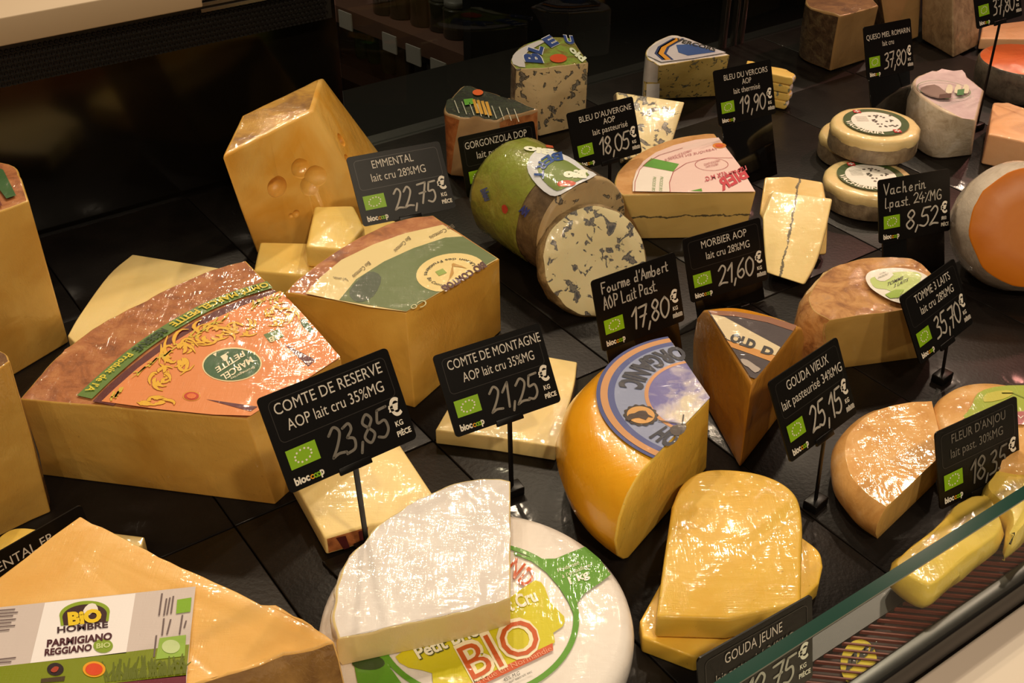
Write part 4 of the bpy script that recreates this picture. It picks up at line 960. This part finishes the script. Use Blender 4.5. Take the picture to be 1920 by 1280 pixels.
# --- tomme
TOP = cheese('tomme_paste', 'b08d4a', 'c29e58', film=.6, rot=1.2)
rt, pr, T, B = piece('cheese_half', 'half wheel of rough brown-rinded cheese with an oval white and green label', 'cheese',
    [(1556, 600), (1528, 583), (1519, 556), (1545, 514), (1597, 490), (1653, 482), (1700, 484), (1733, 498), (1752, 525), (1752, 572)], 'rrrrrrrrrc', .073, (TOP, TOM, TOM),
    bot={0: (1584, 689), 9: (1740, 668)}, prof=((0, .0), (.15, -.006), (.5, -.012), (.8, -.009), (.93, -.005), (1, 0)), bevel=.003, wob=.0022)
S = flat(.0755); T_ = lambda x, y: (1400+x/3.048, 280+y/3.048)
lab = poly(S, [T_(*p) for p in ((680, 735), (700, 700), (760, 683), (850, 676), (940, 685), (1000, 705), (1040, 735), (1030, 800), (980, 860), (900, 880), (820, 860), (740, 815), (700, 780))], 'e6e2d8', rt, 'oval_label', .0015, sm=3)
poly(S, [T_(*p) for p in ((705, 745), (740, 725), (860, 700), (960, 700), (1000, 725), (960, 790), (880, 830), (800, 800), (735, 790))], 'b9cc7a', lab, 'green_print', .0018, sm=3)
poly(S, [T_(*p) for p in ((735, 715), (800, 695), (840, 715), (790, 752), (745, 745))], 'e6e2d8', lab, 'white_panel', .0021, sm=2)
poly(S, [T_(*p) for p in ((790, 828), (850, 800), (900, 800), (870, 845), (820, 850))], '8fae3c', lab, 'green_print', .0025)
text_px(S, 'LOU', T_(760, 716), T_(792, 704), (1, -3), '7a786c', lab, off=.0024); text_px(S, 'PASSOU', T_(750, 740), T_(806, 716), (1, -4), '7a786c', lab, off=.0024)
text_px(S, 'TOMME', T_(800, 782), T_(892, 740), (2, -7), '3a3a34', lab, off=.0024, bold=.01)
text_px(S, '3 LAITS', T_(840, 790), T_(920, 752), (2, -7), '3a3a34', lab, off=.0024, bold=.01)

# --- young gouda wedge
RPROF = ((0, -.012), (.06, -.020), (.2, -.030), (.45, -.036), (.7, -.032), (.86, -.023), (.95, -.012), (1, 0))
rt, pr, T, B = piece('cheese_wedge', 'yellow waxed cheese wedge with round blue printed label, front centre', 'cheese',
    [(1331, 747), (1262, 641), (1222, 656), (1170, 690), (1132, 730), (1122, 770), (1135, 815), (1165, 855), (1203, 886)], 'crrrrrrrc', .088, (GDY, GWX, GWX), bot={0: (1325, 878)}, prof=RPROF, bevel=.002,
    parts=('paste', 'wax_rind', 'wax_rind'))
S = flat(.0895); g_ = lambda x, y: (1000+x/2.37, 540+y/2.37)
tip = at(1331, 747, .0895)
ang = lambda p: atan2(S(*p).y-tip.y, S(*p).x-tip.x)
a1 = ang((1257, 636)); a2 = ang((1203, 886)); 
if a2 < a1: a2 += 2*pi
rw = (S(1124, 770)-tip).length
def sector(r0, r1, c, name, off, par=rt, aa=None, bb=None, n=40):
    aa = a1+.01 if aa is None else aa; bb = a2-.01 if bb is None else bb
    vs, fs = [], []
    for i in range(n+1):
        a = aa+(bb-aa)*i/n
        vs += [tip+V((cos(a)*r0, sin(a)*r0, off)), tip+V((cos(a)*r1, sin(a)*r1, off))]
    for i in range(n): fs.append([2*i, 2*i+1, 2*i+3, 2*i+2])
    return mk(name, vs, fs, ink(c), par)
lab = sector(.0005, rw*1.0, '3a4686', 'round_label', .0006)
sector(rw*.90, rw*.965, 'c8905c', 'orange_ring', .0009, lab)
sector(rw*.84, rw*.90, '4a5490', 'blue_ring', .0009, lab)
sector(rw*.56, rw*.84, '8b95b8', 'grey_blue_ring', .0009, lab)
sector(rw*.54, rw*.575, 'c89060', 'orange_ring', .0012, lab)
def skyf():
    t = NT('print_sky'); t.color(t.ramp(t.noise(28, 5, .4), [(.46, '6a66a8'), (.54, 'b9b2c4'), (.64, 'd8cdb8')])); t.rough(.5); t.film(.6); return t
m_ = sector(.0005, rw*.54, '6a66a8', 'sky_print', .0011, lab); m_.data.materials[0] = mat('skyprint', skyf)
mida = (a1+a2)/2
def gtxt(s, aa, bb, r, size, col, off=.0016, bold=.03, nm='lettering'):
    pts = [tip+V((cos(aa+(bb-aa)*i/40)*r, sin(aa+(bb-aa)*i/40)*r, off)) for i in range(41)]
    L = abs(bb-aa)*r
    return text_path(pts, s, size, col, lab, nm, bold=bold, fit=L)
def aOf(x, y): 
    a = ang(g_(x, y)); return a+2*pi if a < a1-.5 else a
# letter tops face outward for a clockwise path
rO = rw*.635
gtxt('ORGANIC', aOf(655, 262), aOf(452, 452), rw*.80, rw*.20/.70, '2a2c3c', bold=.05)
gtxt('HO', aOf(492, 680), aOf(588, 748), rw*.80, rw*.20/.70, '2a2c3c', bold=.05)
bc_ = S(*g_(477, 570)); rb = (S(*g_(558, 572))-bc_).length*.93
def disk(c, r, col, name, off, par=lab, n=40, sc_=0, k=14):
    vs = [c+V(((r*(1+sc_*cos(k*2*pi*i/n)))*cos(2*pi*i/n), (r*(1+sc_*cos(k*2*pi*i/n)))*sin(2*pi*i/n), off)) for i in range(n)]
    return mk(name, vs, [list(range(n))], ink(col), par)
disk(bc_, rb, '2e2018', 'badge_rim', .0016, n=112, sc_=.05); disk(bc_, rb*.82, 'cf9a54', 'badge', .0019); 
poly(S, [g_(*p) for p in ((415, 580), (425, 560), (450, 555), (470, 545), (500, 545), (510, 560), (535, 575), (510, 572), (500, 585), (470, 575), (440, 580), (425, 590))], '3a2418', lab, 'cow_print', .0022, sm=2)
poly(S, [g_(*p) for p in ((608, 620), (640, 605), (680, 610), (670, 640), (640, 655), (612, 645))], '4a3f3c', lab, 'mill_print', .0018, sm=2)
band([S(*g_(*p), .0019) for p in ((555, 588), (680, 605))], .0012, '3a3430', lab, 'mill_sail'); band([S(*g_(*p), .0019) for p in ((668, 560), (655, 650))], .0012, '3a3430', lab, 'mill_sail')
# --- old gouda wedge
OLD = cheese('old_gouda_paste', 'b57a26', 'c98f38', film=1.5, rot=1.5)
OWX = cheese('old_gouda_wax', 'cf860f', 'dd971c', film=1.1, rough=.3)
rt, pr, T, B = piece('cheese_wedge', 'amber aged cheese wedge in film, its point towards us, with a dark printed label', 'cheese',
    [(1409, 721), (1326, 582), (1380, 578), (1440, 592), (1498, 614)], 'crrrc', .099, (OLD, OWX, OWX), bot={0: (1387, 879)}, prof=((0, -.012), (.1, -.022), (.45, -.030), (.75, -.026), (.92, -.013), (1, 0)), bevel=.003,
    parts=('paste', 'wax_rind', 'wax_rind'))
S = flat(.1005)
lab = poly(S, [g_(*p) for p in ((775, 100), (900, 108), (1050, 135), (1168, 172), (1075, 300), (988, 402), (965, 395))], '35272c', rt, 'dark_label')
poly(S, [g_(*p) for p in ((775, 98), (900, 104), (1050, 128), (1170, 165), (1155, 190), (1040, 152), (900, 125), (795, 118))], '8a5638', lab, 'brown_arc', .0009)
poly(S, [g_(*p) for p in ((790, 115), (850, 128), (1098, 262), (1075, 298), (900, 245), (860, 225))], 'd8c6a0', lab, 'cream_flash', .0009)
poly(S, [g_(*p) for p in ((860, 232), (960, 260), (1075, 300), (1055, 325), (960, 290), (880, 262))], 'c88a3c', lab, 'amber_arc', .0009)
text_px(S, 'OLD', g_(870, 232), g_(980, 270), (6, -14), '2a2628', lab, off=.0013, bold=.06); text_px(S, 'D', g_(1010, 284), g_(1060, 300), (6, -12), '2a2628', lab, off=.0013, bold=.06)
poly(S, [g_(*p) for p in ((920, 315), (950, 318), (990, 345), (1010, 360), (985, 375), (955, 350), (935, 340))], 'a89c94', lab, 'grey_print', .0011, sm=2)

# --- gouda slabs
piece('cheese_slice', 'lower yellow cheese slab in film, turned under the big rounded one', 'cheese',
    [(1200, 1162), (1236, 1097), (1300, 970), (1450, 968), (1502, 1005), (1535, 1032), (1543, 1060), (1536, 1092), (1440, 1190), (1304, 1232), (1205, 1195)], 'cccrrrccccc', .017, (GDY, GWX, GDY), parts=('paste', 'wax_rind', 'paste'), bevel=.002)
piece('cheese_slice', 'big rounded yellow cheese slab in shiny film, front centre', 'cheese',
    [(1230, 1156), (1246, 1040), (1260, 948), (1282, 904), (1326, 880), (1399, 882), (1455, 898), (1491, 926), (1503, 968), (1504, 1040), (1502, 1130), (1366, 1160)], 'ccrrrrrrrccc', .042, (cheese('gouda_slab', 'e0b23e', 'e9c257', film=1.8, spots=.4), GWX, cheese('gouda_slab', 'e0b23e', 'e9c257')), base=.0185,
    parts=('paste', 'wax_rind', 'paste'), bevel=.003, prof=((0, .001), (.5, -.0015), (1, .0)))

# --- right hand cheeses
PNK = rind('washed_rind', ['c9904a', 'dca863', 'e6bb84'], film=.38, scale=30, bump=.35)
rt, pr, T, B = piece('cheese_wedge', 'peach washed-rind cheese quarter in film, left of the dim sign', 'cheese',
    [(1770, 848), (1747, 752), (1700, 755), (1650, 768), (1608, 795), (1586, 828), (1590, 878), (1622, 922), (1662, 950)], 'crrrrrrrc', .036, (cheese('washed_paste', 'd5a75c', 'e0b66c'), PNK, PNK), prof=((0, -.002), (.3, -.009), (.6, -.010), (.85, -.006), (1, 0)), bevel=.002, wob=.001)
rt = root('round_cheese', at(1890, 790, .04)*1.0, 'round cheese with green printed paper at the right edge, behind the dim sign', 'cheese'); c = at(1890, 788, .04); rt.location = (c.x, c.y, 0); ORG[rt.name] = V((c.x, c.y, 0))
r = .067; v, f = lathe([(r*.9, 0), (r*.98, .006), (r, .018), (r*.98, .030), (r*.90, .038), (r*.75, .040), (r*.001, .0405)], (c.x, c.y, 0), 64); mk('rind', v, f, PNK, rt, smooth=True, angle=80)
S = flat(.0415); R5 = lambda x, y: (1400+x/2.56, 600+y/2.56)
lab = poly(S, [R5(*p) for p in ((1085, 400), (1110, 350), (1190, 320), (1330, 312), (1500, 330), (1500, 440), (1330, 470), (1200, 470), (1045, 470), (1060, 440))], '9fae3c', rt, 'printed_paper', .0006, sm=2)
poly(S, [R5(*p) for p in ((1150, 352), (1250, 335), (1280, 352), (1225, 380), (1140, 392))], 'c3bc4c', lab, 'leaf_print', .001, sm=2)
band([S(*R5(*p), .001) for p in ((1225, 350), (1280, 350), (1331, 372), (1400, 380))], .0018, '7a8a2c', lab, 'leaf_vein')
poly(S, [R5(*p) for p in ((1290, 440), (1331, 436), (1400, 440), (1400, 500), (1292, 500))], 'b0686a', lab, 'pink_print', .001)
text_px(S, 'VV', R5(1300, 470), R5(1360, 476), (0, -6), 'ece4dc', lab, off=.0014)

WRP = cheese('wrapped_yellow', 'e2bc48', 'eecb60', film=1.6, rot=2.2)
rt, pr, T, B = piece('wrapped_cheese', 'long film-wrapped yellow cheese slice nearest the glass edge', 'cheese',
    [(1672, 1058), (1700, 1020), (1743, 988), (1791, 938), (1832, 922), (1858, 928), (1880, 962), (1884, 995), (1856, 1022), (1800, 1065), (1742, 1104)], 'rrrrrrrrrrr', .026, (WRP, WRP, WRP), parts=('paste',)*3, prof=((0, .003), (.3, 0), (.7, 0), (1, .004)), wob=.0018)
piece('wrapped_cheese', 'film-wrapped yellow cheese slice at the right edge, behind the glass edge', 'cheese',
    [(1846, 915), (1862, 880), (1885, 852), (1960, 845), (1990, 900), (1935, 980), (1895, 1005), (1890, 960)], 'rrrrrrrr', .030, (WRP, WRP, WRP), parts=('paste',)*3, prof=((0, .003), (.3, 0), (.7, 0), (1, .004)), wob=.0018)

# orange cut ball
nf2 = V((-.10, -.86, .45)).normalized(); oo = at(1925, 425, .085)
q = ray(1934, 426); oo = CAM+q*((oo-CAM).dot(nf2)/q.dot(nf2))
rt = root('cheese_half', (oo.x, oo.y, 0), 'large cut cheese with orange face and white wrapped rind at the right edge', 'cheese')
WR2 = rind('pale_wrapped_rind', ['b5a490', 'cdbfae', 'd8ccbc'], film=1.6, scale=25)
v, f = revolve([(.0005, -.115), (.032, -.112), (.058, -.095), (.072, -.068), (.075, -.040), (.0725, -.014), (.0665, -.0015)], oo, nf2, 64, .002); mk('rind', v, f, WR2, rt, smooth=True, angle=80)
v, f = revolve([(.0667, -.0016), (.065, 0), (.03, .0003), (.0005, .0003)], oo, nf2, 64, .002); mk('paste', v, f, cheese('orange_paste', 'c46a08', 'd0780f', film=0, sss=.05), rt, smooth=True)

LIL = rind('lilac_paper', ['b8a0a4', 'cbb4b8', 'd6c4c4'], film=.9, scale=20, bump=.2)
rt, pr, T, B = piece('cheese_wedge', 'white-rinded cheese piece with pale lilac printed top, right of the hooped rounds', 'cheese',
    [(1830, 226), (1770, 206), (1722, 174), (1715, 149), (1746, 133), (1797, 131), (1846, 168)], 'rrrrrcc', .073, (cheese('pale_paste', 'c8b098', 'd4bea6'), rind('white_rough', ['a8967c', 'c9bba6', 'd9cec0'], film=1, scale=40), LIL),
    bot={0: (1822, 291)}, prof=((0, .0), (.3, -.008), (.75, -.007), (1, 0)), wob=.002, bevel=.003, parts=('paste', 'rind', 'printed_paper'))
S = flat(.0745); pp = pr['printed_paper']; Q4 = lambda x, y: (1300+x/3.097, y/3.097)
band([S(*Q4(*p), .0012) for p in ell(1455, 520, 155, 50, 48, rot=.12)], .001, '6a8a5a', pp, 'printed_oval', closed=True)
poly(S, [Q4(*p) for p in ((1320, 510), (1400, 490), (1450, 520), (1500, 560), (1420, 570), (1340, 545))], '8a746c', pp, 'grey_print', .0012, sm=2)
for p0 in (1480, 1530, 1575): poly(S, [Q4(p0, 490), Q4(p0+25, 500), Q4(p0+20, 540), Q4(p0-15, 535)], 'd8d0b8', pp, 'pale_leaf', .0014, sm=2)
poly(S, [Q4(*p) for p in ((1535, 520), (1575, 515), (1570, 550), (1530, 553))], '4a7a4a', pp, 'green_mark', .0016)
poly(S, [Q4(*p) for p in ((1430, 548), (1500, 540), (1495, 568), (1425, 572))], '5a4038', pp, 'brown_mark', .0016)
piece('cheese_wedge', 'pale peach cheese block at the right edge, beside the lilac-topped one', 'cheese',
    [(1853, 252), (1862, 192), (1890, 191), (1990, 228), (1970, 275)], 'ccccc', .045, (cheese('pink_paste', 'e0a878', 'e8b78c', film=.9),)*3, parts=('paste',)*3, bevel=.006, wob=.002)
c = at(1925, 112, .05); rt = root('round_cheese', (c.x, c.y, 0), 'round cheese with bright orange film top at the upper right edge', 'cheese')
r = .072; v, f = lathe([(r*.9, 0), (r, .01), (r*1.02, .03), (r*1.0, .047), (r*.97, .050)], (c.x, c.y, 0), 48); mk('rind', v, f, rind('grey_film', ['3a342e', '5c544a', '6a6258'], film=1.5), rt, smooth=True)
v, f = lathe([(r*.985, .0485), (r*.95, .051), (r*.001, .0515)], (c.x, c.y, 0), 48); mk('orange_top', v, f, cheese('orange_top', 'd0602c', 'dd7038', film=1.2), rt, smooth=True, angle=80)
HRB = rind('herb_rind', ['3a2a1e', '5a4632', '7a6a4c'], film=1.8, scale=60, bump=1)
BGE = cheese('beige_paste', '96754a', 'a88658', film=.9, spots=.6)
piece('cheese_wedge', 'brown herb-rinded cheese wedge in loose film behind the dim 37,80 sign', 'cheese',
    [(1576, 30), (1513, 10), (1520, -30), (1600, -45), (1648, 10)], 'rrccc', .10, (BGE, HRB, BRN), bot={0: (1557, 134), 4: (1625, 112), 1: (1500, 108)}, bevel=.003, wob=.002)
piece('cheese_wedge', 'beige crumbly cheese wedge directly behind the dim 37,80 sign, at top', 'cheese',
    [(1650, -20), (1730, -50), (1700, -80), (1620, -60)], 'cccr', .105, (BGE, HRB, BRN), bot={0: (1668, 92), 1: (1722, 70)}, bevel=.003)
piece('cheese_wedge', 'film-wrapped beige cheese wedge standing at the top, between two signs', 'cheese',
    [(1730, -45), (1786, -20), (1845, -52), (1790, -90)], 'cccr', .105, (rind('beige_rough', ['7a6248', '9c8262', 'b39a78'], film=1.2), BRN, BRN), bot={0: (1728, 74), 1: (1787, 109), 2: (1834, 86)}, bevel=.003)
piece('cheese_slice', 'pink-lit pale cheese piece lying at the upper right corner', 'cheese',
    [(1838, 72), (1842, 48), (1990, 30), (2000, 74)], 'cccc', .02, (cheese('pink_paste', 'e0a878', 'e8b78c', film=.9),)*3, parts=('paste',)*3, bevel=.003)

# ------------------------------------------------------------------ price signs
m_plate = plain('sign_plastic', '0e0c0b', .34, bump=.08, bscale=900, spec=.22)
m_edge = plain('sign_groove', '2b2724', .35)
m_print = plain('sign_white', 'cfc8bd', .6); m_chalk = plain('chalk', 'b4aea4', .8); m_dim = plain('faded_chalk', '6f6a62', .8)
m_lg = plain('leaf_green', '86b510', .45); m_or = plain('orange_dot', 'e09a1c', .5); m_wh = plain('logo_white', 'e9e2d4', .6)
SW, SHH = .103, .073
def rrect(x0, y0, x1, y1, r, n=5):
    o = []
    for cx, cy, a in ((x1-r, y1-r, 0), (x0+r, y1-r, pi/2), (x0+r, y0+r, pi), (x1-r, y0+r, 3*pi/2)):
        for i in range(n+1): o.append((cx+r*cos(a+i*pi/2/n), cy+r*sin(a+i*pi/2/n)))
    return o
def sign(pose, lines, price, label, k=1.0, basepx=None, pm=None, dim=False, holder=False, unit='kg', hand_lines=None, stem=True, seed=1, struck=True, frame=True):
    x, y, z, yw, ln, rl = pose; yw, ln, rl = map(radians, (yw, ln, rl))
    ax = V((cos(yw), sin(yw), 0)); n = V((sin(yw), -cos(yw), 0)); up = V((0, 0, 1))*cos(ln)-n*sin(ln)
    a2 = ax*cos(rl)+up*sin(rl); u2 = -ax*sin(rl)+up*cos(rl); nn = a2.cross(u2); nn = nn if nn.dot(CAM-V((x, y, z))) > 0 else -nn
    C0 = CAM+(V((x, y, z))-CAM)*k
    SW, SHH = .103*k, .073*k
    mp = lambda a, b, o=0: C0+a2*(a-.5)*SW+u2*(.5-b)*SHH+nn*(.0007+o)
    foot = C0-u2*SHH*.5; base = V((foot.x, foot.y, 0)) + n*.004
    if basepx: base = at(*basepx, 0)
    rt = root('price_sign', V((base.x, base.y, 0)), label, 'sign', 'black price signs in the cheese counter')
    o = rrect(-SW/2, -SHH/2, SW/2, SHH/2, .0035); N = len(o)
    vs = [C0+a2*p[0]+u2*p[1]+nn*.0006 for p in o]+[C0+a2*p[0]+u2*p[1]-nn*.0008 for p in o]
    fs = [list(range(N)), list(range(N, 2*N))[::-1]]+[[i, i+N, (i+1) % N+N, (i+1) % N] for i in range(N)]
    pl = mk('plate', vs, fs, m_plate, rt)
    if frame:
        q = rrect(.06*SW, .075*SHH, .95*SW, .50*SHH, .004)
        band([mp(px/SW, py/SHH, .0002) for px, py in q], .0006, None, pl, 'raised_frame', up=nn, closed=True, m=m_edge)
    mb = MB(); mb.box(foot-a2*.013-nn*.0012+u2*.003, a2*.026, -u2*.006, nn*.0028); 
    if stem:
        mb.box(foot-a2*.0022-nn*.001, a2*.0044, (base-foot), nn*.0022)
    if not holder: mb.build('stem', m_plate, rt, bevel=.0005)
    else:
        hb = foot-u2*((foot.z-.001)/u2.z); mb = MB(); mb.box(foot-a2*SW*.44-nn*.0035+u2*.03, a2*SW*.88, (hb-foot)-u2*.03, nn*.002); mb.build('holder_plate', plain('holder_black', '0a0807', .08, spec=.5), rt, bevel=.0008)
    mb = MB(); mb.box(base-ax*.010-n*.007, ax*.020, n*.014, (0, 0, .009)); mb.build('foot', m_plate, rt, bevel=.001)
    surf = lambda a, b, off=0: mp(a, b, off)
    if lines:
        L = MB()
        for s, a0, a1_, b, hh in lines: text_px(surf, s, (a0, b), (a1_, b), (0, -hh), None, None, off=.0004, mb=L)
        L.build('title_lettering', m_print if not dim else m_dim, pl)
    for i, (s, a0, wd, b, hh) in enumerate(hand_lines or []):
        hand(lambda a, b_: mp(a, b_, .0004), s, a0, b, hh, wd, pl, 'hand_lettering', m_chalk if not dim else m_dim, lw=.0013, up=nn, seed=seed+i)
    # organic leaf logo
    lg = mk('leaf_logo', [mp(*p, .0004) for p in ((.063, .785), (.285, .785), (.285, .585), (.063, .585))], [[0, 1, 2, 3]], m_lg, pl)
    D = MB()
    for k in range(12):
        t = 2*pi*k/12; ca_, cb_ = .175+.062*cos(t)+.01*sin(t), .685+.058*sin(t)-.02*cos(t)
        D.add([mp(ca_+.0085*cos(j*pi/2.5), cb_+.0085*1.4*sin(j*pi/2.5), .0006) for j in range(5)], [list(range(5))])
    D.build('logo_stars', m_wh, pl)
    L = MB(); text_px(surf, 'bioc', (.055, .945), (.165, .945), (0, -.075), None, None, off=.0004, bold=.04, mb=L); text_px(surf, 'p', (.245, .945), (.275, .945), (0, -.075), None, None, off=.0004, bold=.04, mb=L)
    L.build('shop_lettering', m_wh, pl)
    for ca_, mm_ in ((.186, m_or), (.212, m_lg), (.232, m_lg)):
        cc_ = [mp(ca_+.0135*cos(t), .925+.019*sin(t), .0004+.0001*(ca_ > .2)) for t in [2*pi*i/14 for i in range(14)]]
        band(cc_, .0009, None, pl, 'shop_letter_o', up=nn, closed=True, m=mm_)
    if price: hand(lambda a, b_: mp(a, b_, .0004), price, .36, .85, .29, .47, pl, 'hand_written_price', pm or (m_dim if dim == 1 else m_chalk), lw=.0021, up=nn, slant=.12, seed=seed)
    L = MB(); text_px(surf, '€', (.86, .69), (.955, .69), (0, -.17), None, None, off=.0005, bold=.035, mb=L)
    text_px(surf, 'KG', (.875, .80), (.935, .80), (0, -.055), None, None, off=.0005, bold=.02, mb=L)
    text_px(surf, 'PIÈCE', (.865, .905), (.975, .905), (0, -.055), None, None, off=.0005, bold=.03, mb=L)
    L.build('unit_lettering', m_wh, pl)
    if struck:
        L = MB(); bb = .88 if unit == 'kg' else .775; xx = (.86, .98) if unit == 'kg' else (.868, .94)
        for k in range(3): band([mp(xx[0]+(xx[1]-xx[0])*t/4, bb-.02+k*.018+.006*(-1)**t, .0007) for t in range(5)], .0011, None, None, mb=L, up=nn)
        L.build('strike_marks', m_chalk, pl)
    return rt
def T2(a, b, a0=.09, a1_=.91, c0=.14, c1=.88): return [(a, a0, a1_, .22, .115), (b, c0, c1, .405, .115)]
sign((-.1252, .6461, .1875, 30.5, 27, 4.0), T2('COMTE DE RESERVE', 'AOP lait cru 35%MG'), '23,85', 'nearest black price sign on a stem, hand-marked 23,85, in front of the largest wedge', seed=2, struck=False, pm=m_dim, basepx=(690, 1034))
sign((-.0122, .7958, .1131, 26.1, 33.5, 2.1), T2('COMTE DE MONTAGNE', 'AOP lait cru 35%MG', .10, .97, .20, .87), '21,25', 'black price sign on a stem hand-marked 21,25, before the golden wedge', seed=3, struck=False, pm=plain('half_faded_chalk', '8a847a', .8))
sign((-.1147, 1.068, .1658, 26, 37.1, -1), T2('EMMENTAL', 'lait cru 28%MG', .24, .68, .2, .78), '22,75', 'black price sign hand-marked 22,75 beside the tall holed cheese', seed=4, struck=False, k=1.07, basepx=(778, 500))
sign((-.0136, 1.2536, .1052, 28.4, 17.8, 0), T2('GORGONZOLA DOP', 'lait pasteurisé', .07, .88, .2, .78), '18,90', 'black price sign half hidden behind the green-wrapped cylinder', seed=5, k=1.05)
sign((.1176, 1.3353, .1019, 32.6, 21.5, 0), [("BLEU D'AUVERGNE", .16, .95, .21, .10), ('AOP', .50, .68, .34, .10), ('lait pasteurisé', .32, .85, .48, .10)], '18,05', 'black price sign hand-marked 18,05 above the green-wrapped cylinder', seed=6, frame=False)
sign((.3118, 1.4414, .1132, 34, 21.2, -2.9), [('BLEU DU VERCORS', .16, .92, .21, .10), ('AOP', .46, .62, .34, .10), ('lait thermisé', .30, .76, .48, .10)], '19,90', 'black price sign hand-marked 19,90 before the blue and orange topped wedge', seed=7, holder=True, frame=False)
sign((.239, 1.0989, .0554, 24.6, 21.3, 2.3), T2('MORBIER AOP', 'lait cru 28%MG', .22, .80, .26, .82), '21,60', 'black price sign hand-marked 21,60 before the ash-lined wedge', seed=8, holder=True)
sign((.1256, .9495, .0956, 32.1, 19.2, .5), None, '17,80', 'black price sign fully hand-lettered, marked 17,80, before the marbled disc', seed=9, holder=True, hand_lines=[("Fourme d'Ambert", .09, .80, .22, .15), ('AOP Lait Past.', .09, .64, .44, .17)], frame=False)
sign((.4648, 1.1699, .086, 23.7, 20.6, -2.6), None, '8,52', 'black price sign with thin chalk lettering, marked 8,52, before the hooped rounds', seed=10, holder=True, hand_lines=[('Vacherin', .07, .60, .25, .17), ('l.past. 24%MG', .08, .80, .46, .16)], unit='piece', frame=False)
sign((.4293, .9632, .0759, 42.2, 29.5, 2), T2('TOMME 3 LAITS', 'lait cru 28%MG', .2, .84, .24, .84), '35,70', 'black price sign turned aside, marked 35,70, before the brown half wheel', seed=11)
sign((.258, .773, .1097, 45, 27.7, -1.9), T2('GOUDA VIEUX', 'lait pasteurisé 34%MG', .2, .8, .08, .95), '25,15', 'black price sign turned aside, marked 25,15, before the amber wedge', seed=12)
sign((.4095, .7669, .055, 30.6, 19.8, 0), T2("FLEUR D'ANJOU", 'lait past. 30%MG', .18, .84, .16, .80), '18,35', 'dim black price sign at the right edge with faded chalk, marked 18,35', seed=13, dim=1, struck=False)
sign((.5349, 1.5636, .1288, 36.6, 21.2, -4.2), [('QUESO MIEL ROMARIN', .04, .96, .26, .10), ('lait cru', .36, .6, .42, .10)], '37,80', 'dim black price sign marked 37,80 before the herb-rinded wedge', seed=14, holder=True, dim=0, frame=False)
sign((.6839, 1.5954, .1941, 34.6, 22.6, 0), T2('TOMME BREBIS', 'lait cru', .2, .8, .3, .7), '37,80', 'black price sign marked 37,80 cut by the upper right corner', seed=15, frame=False)
sign((.1665, .5099, .0802, 33, 12, 0), T2('GOUDA JEUNE', 'lait pasteurisé 34%MG', .22, .72, .14, .82), '12,75', 'black price sign lowest in view, marked 12,75, behind the glass edge', seed=16, struck=False)
sign((-.3731, .6296, .0452, 48.8, 8, 0), T2('EMMENTAL FR', 'lait cru', .05, .72, .2, .6), None, 'black price sign cut by the left edge, behind the printed-label wedge', seed=17, struck=False, frame=False)
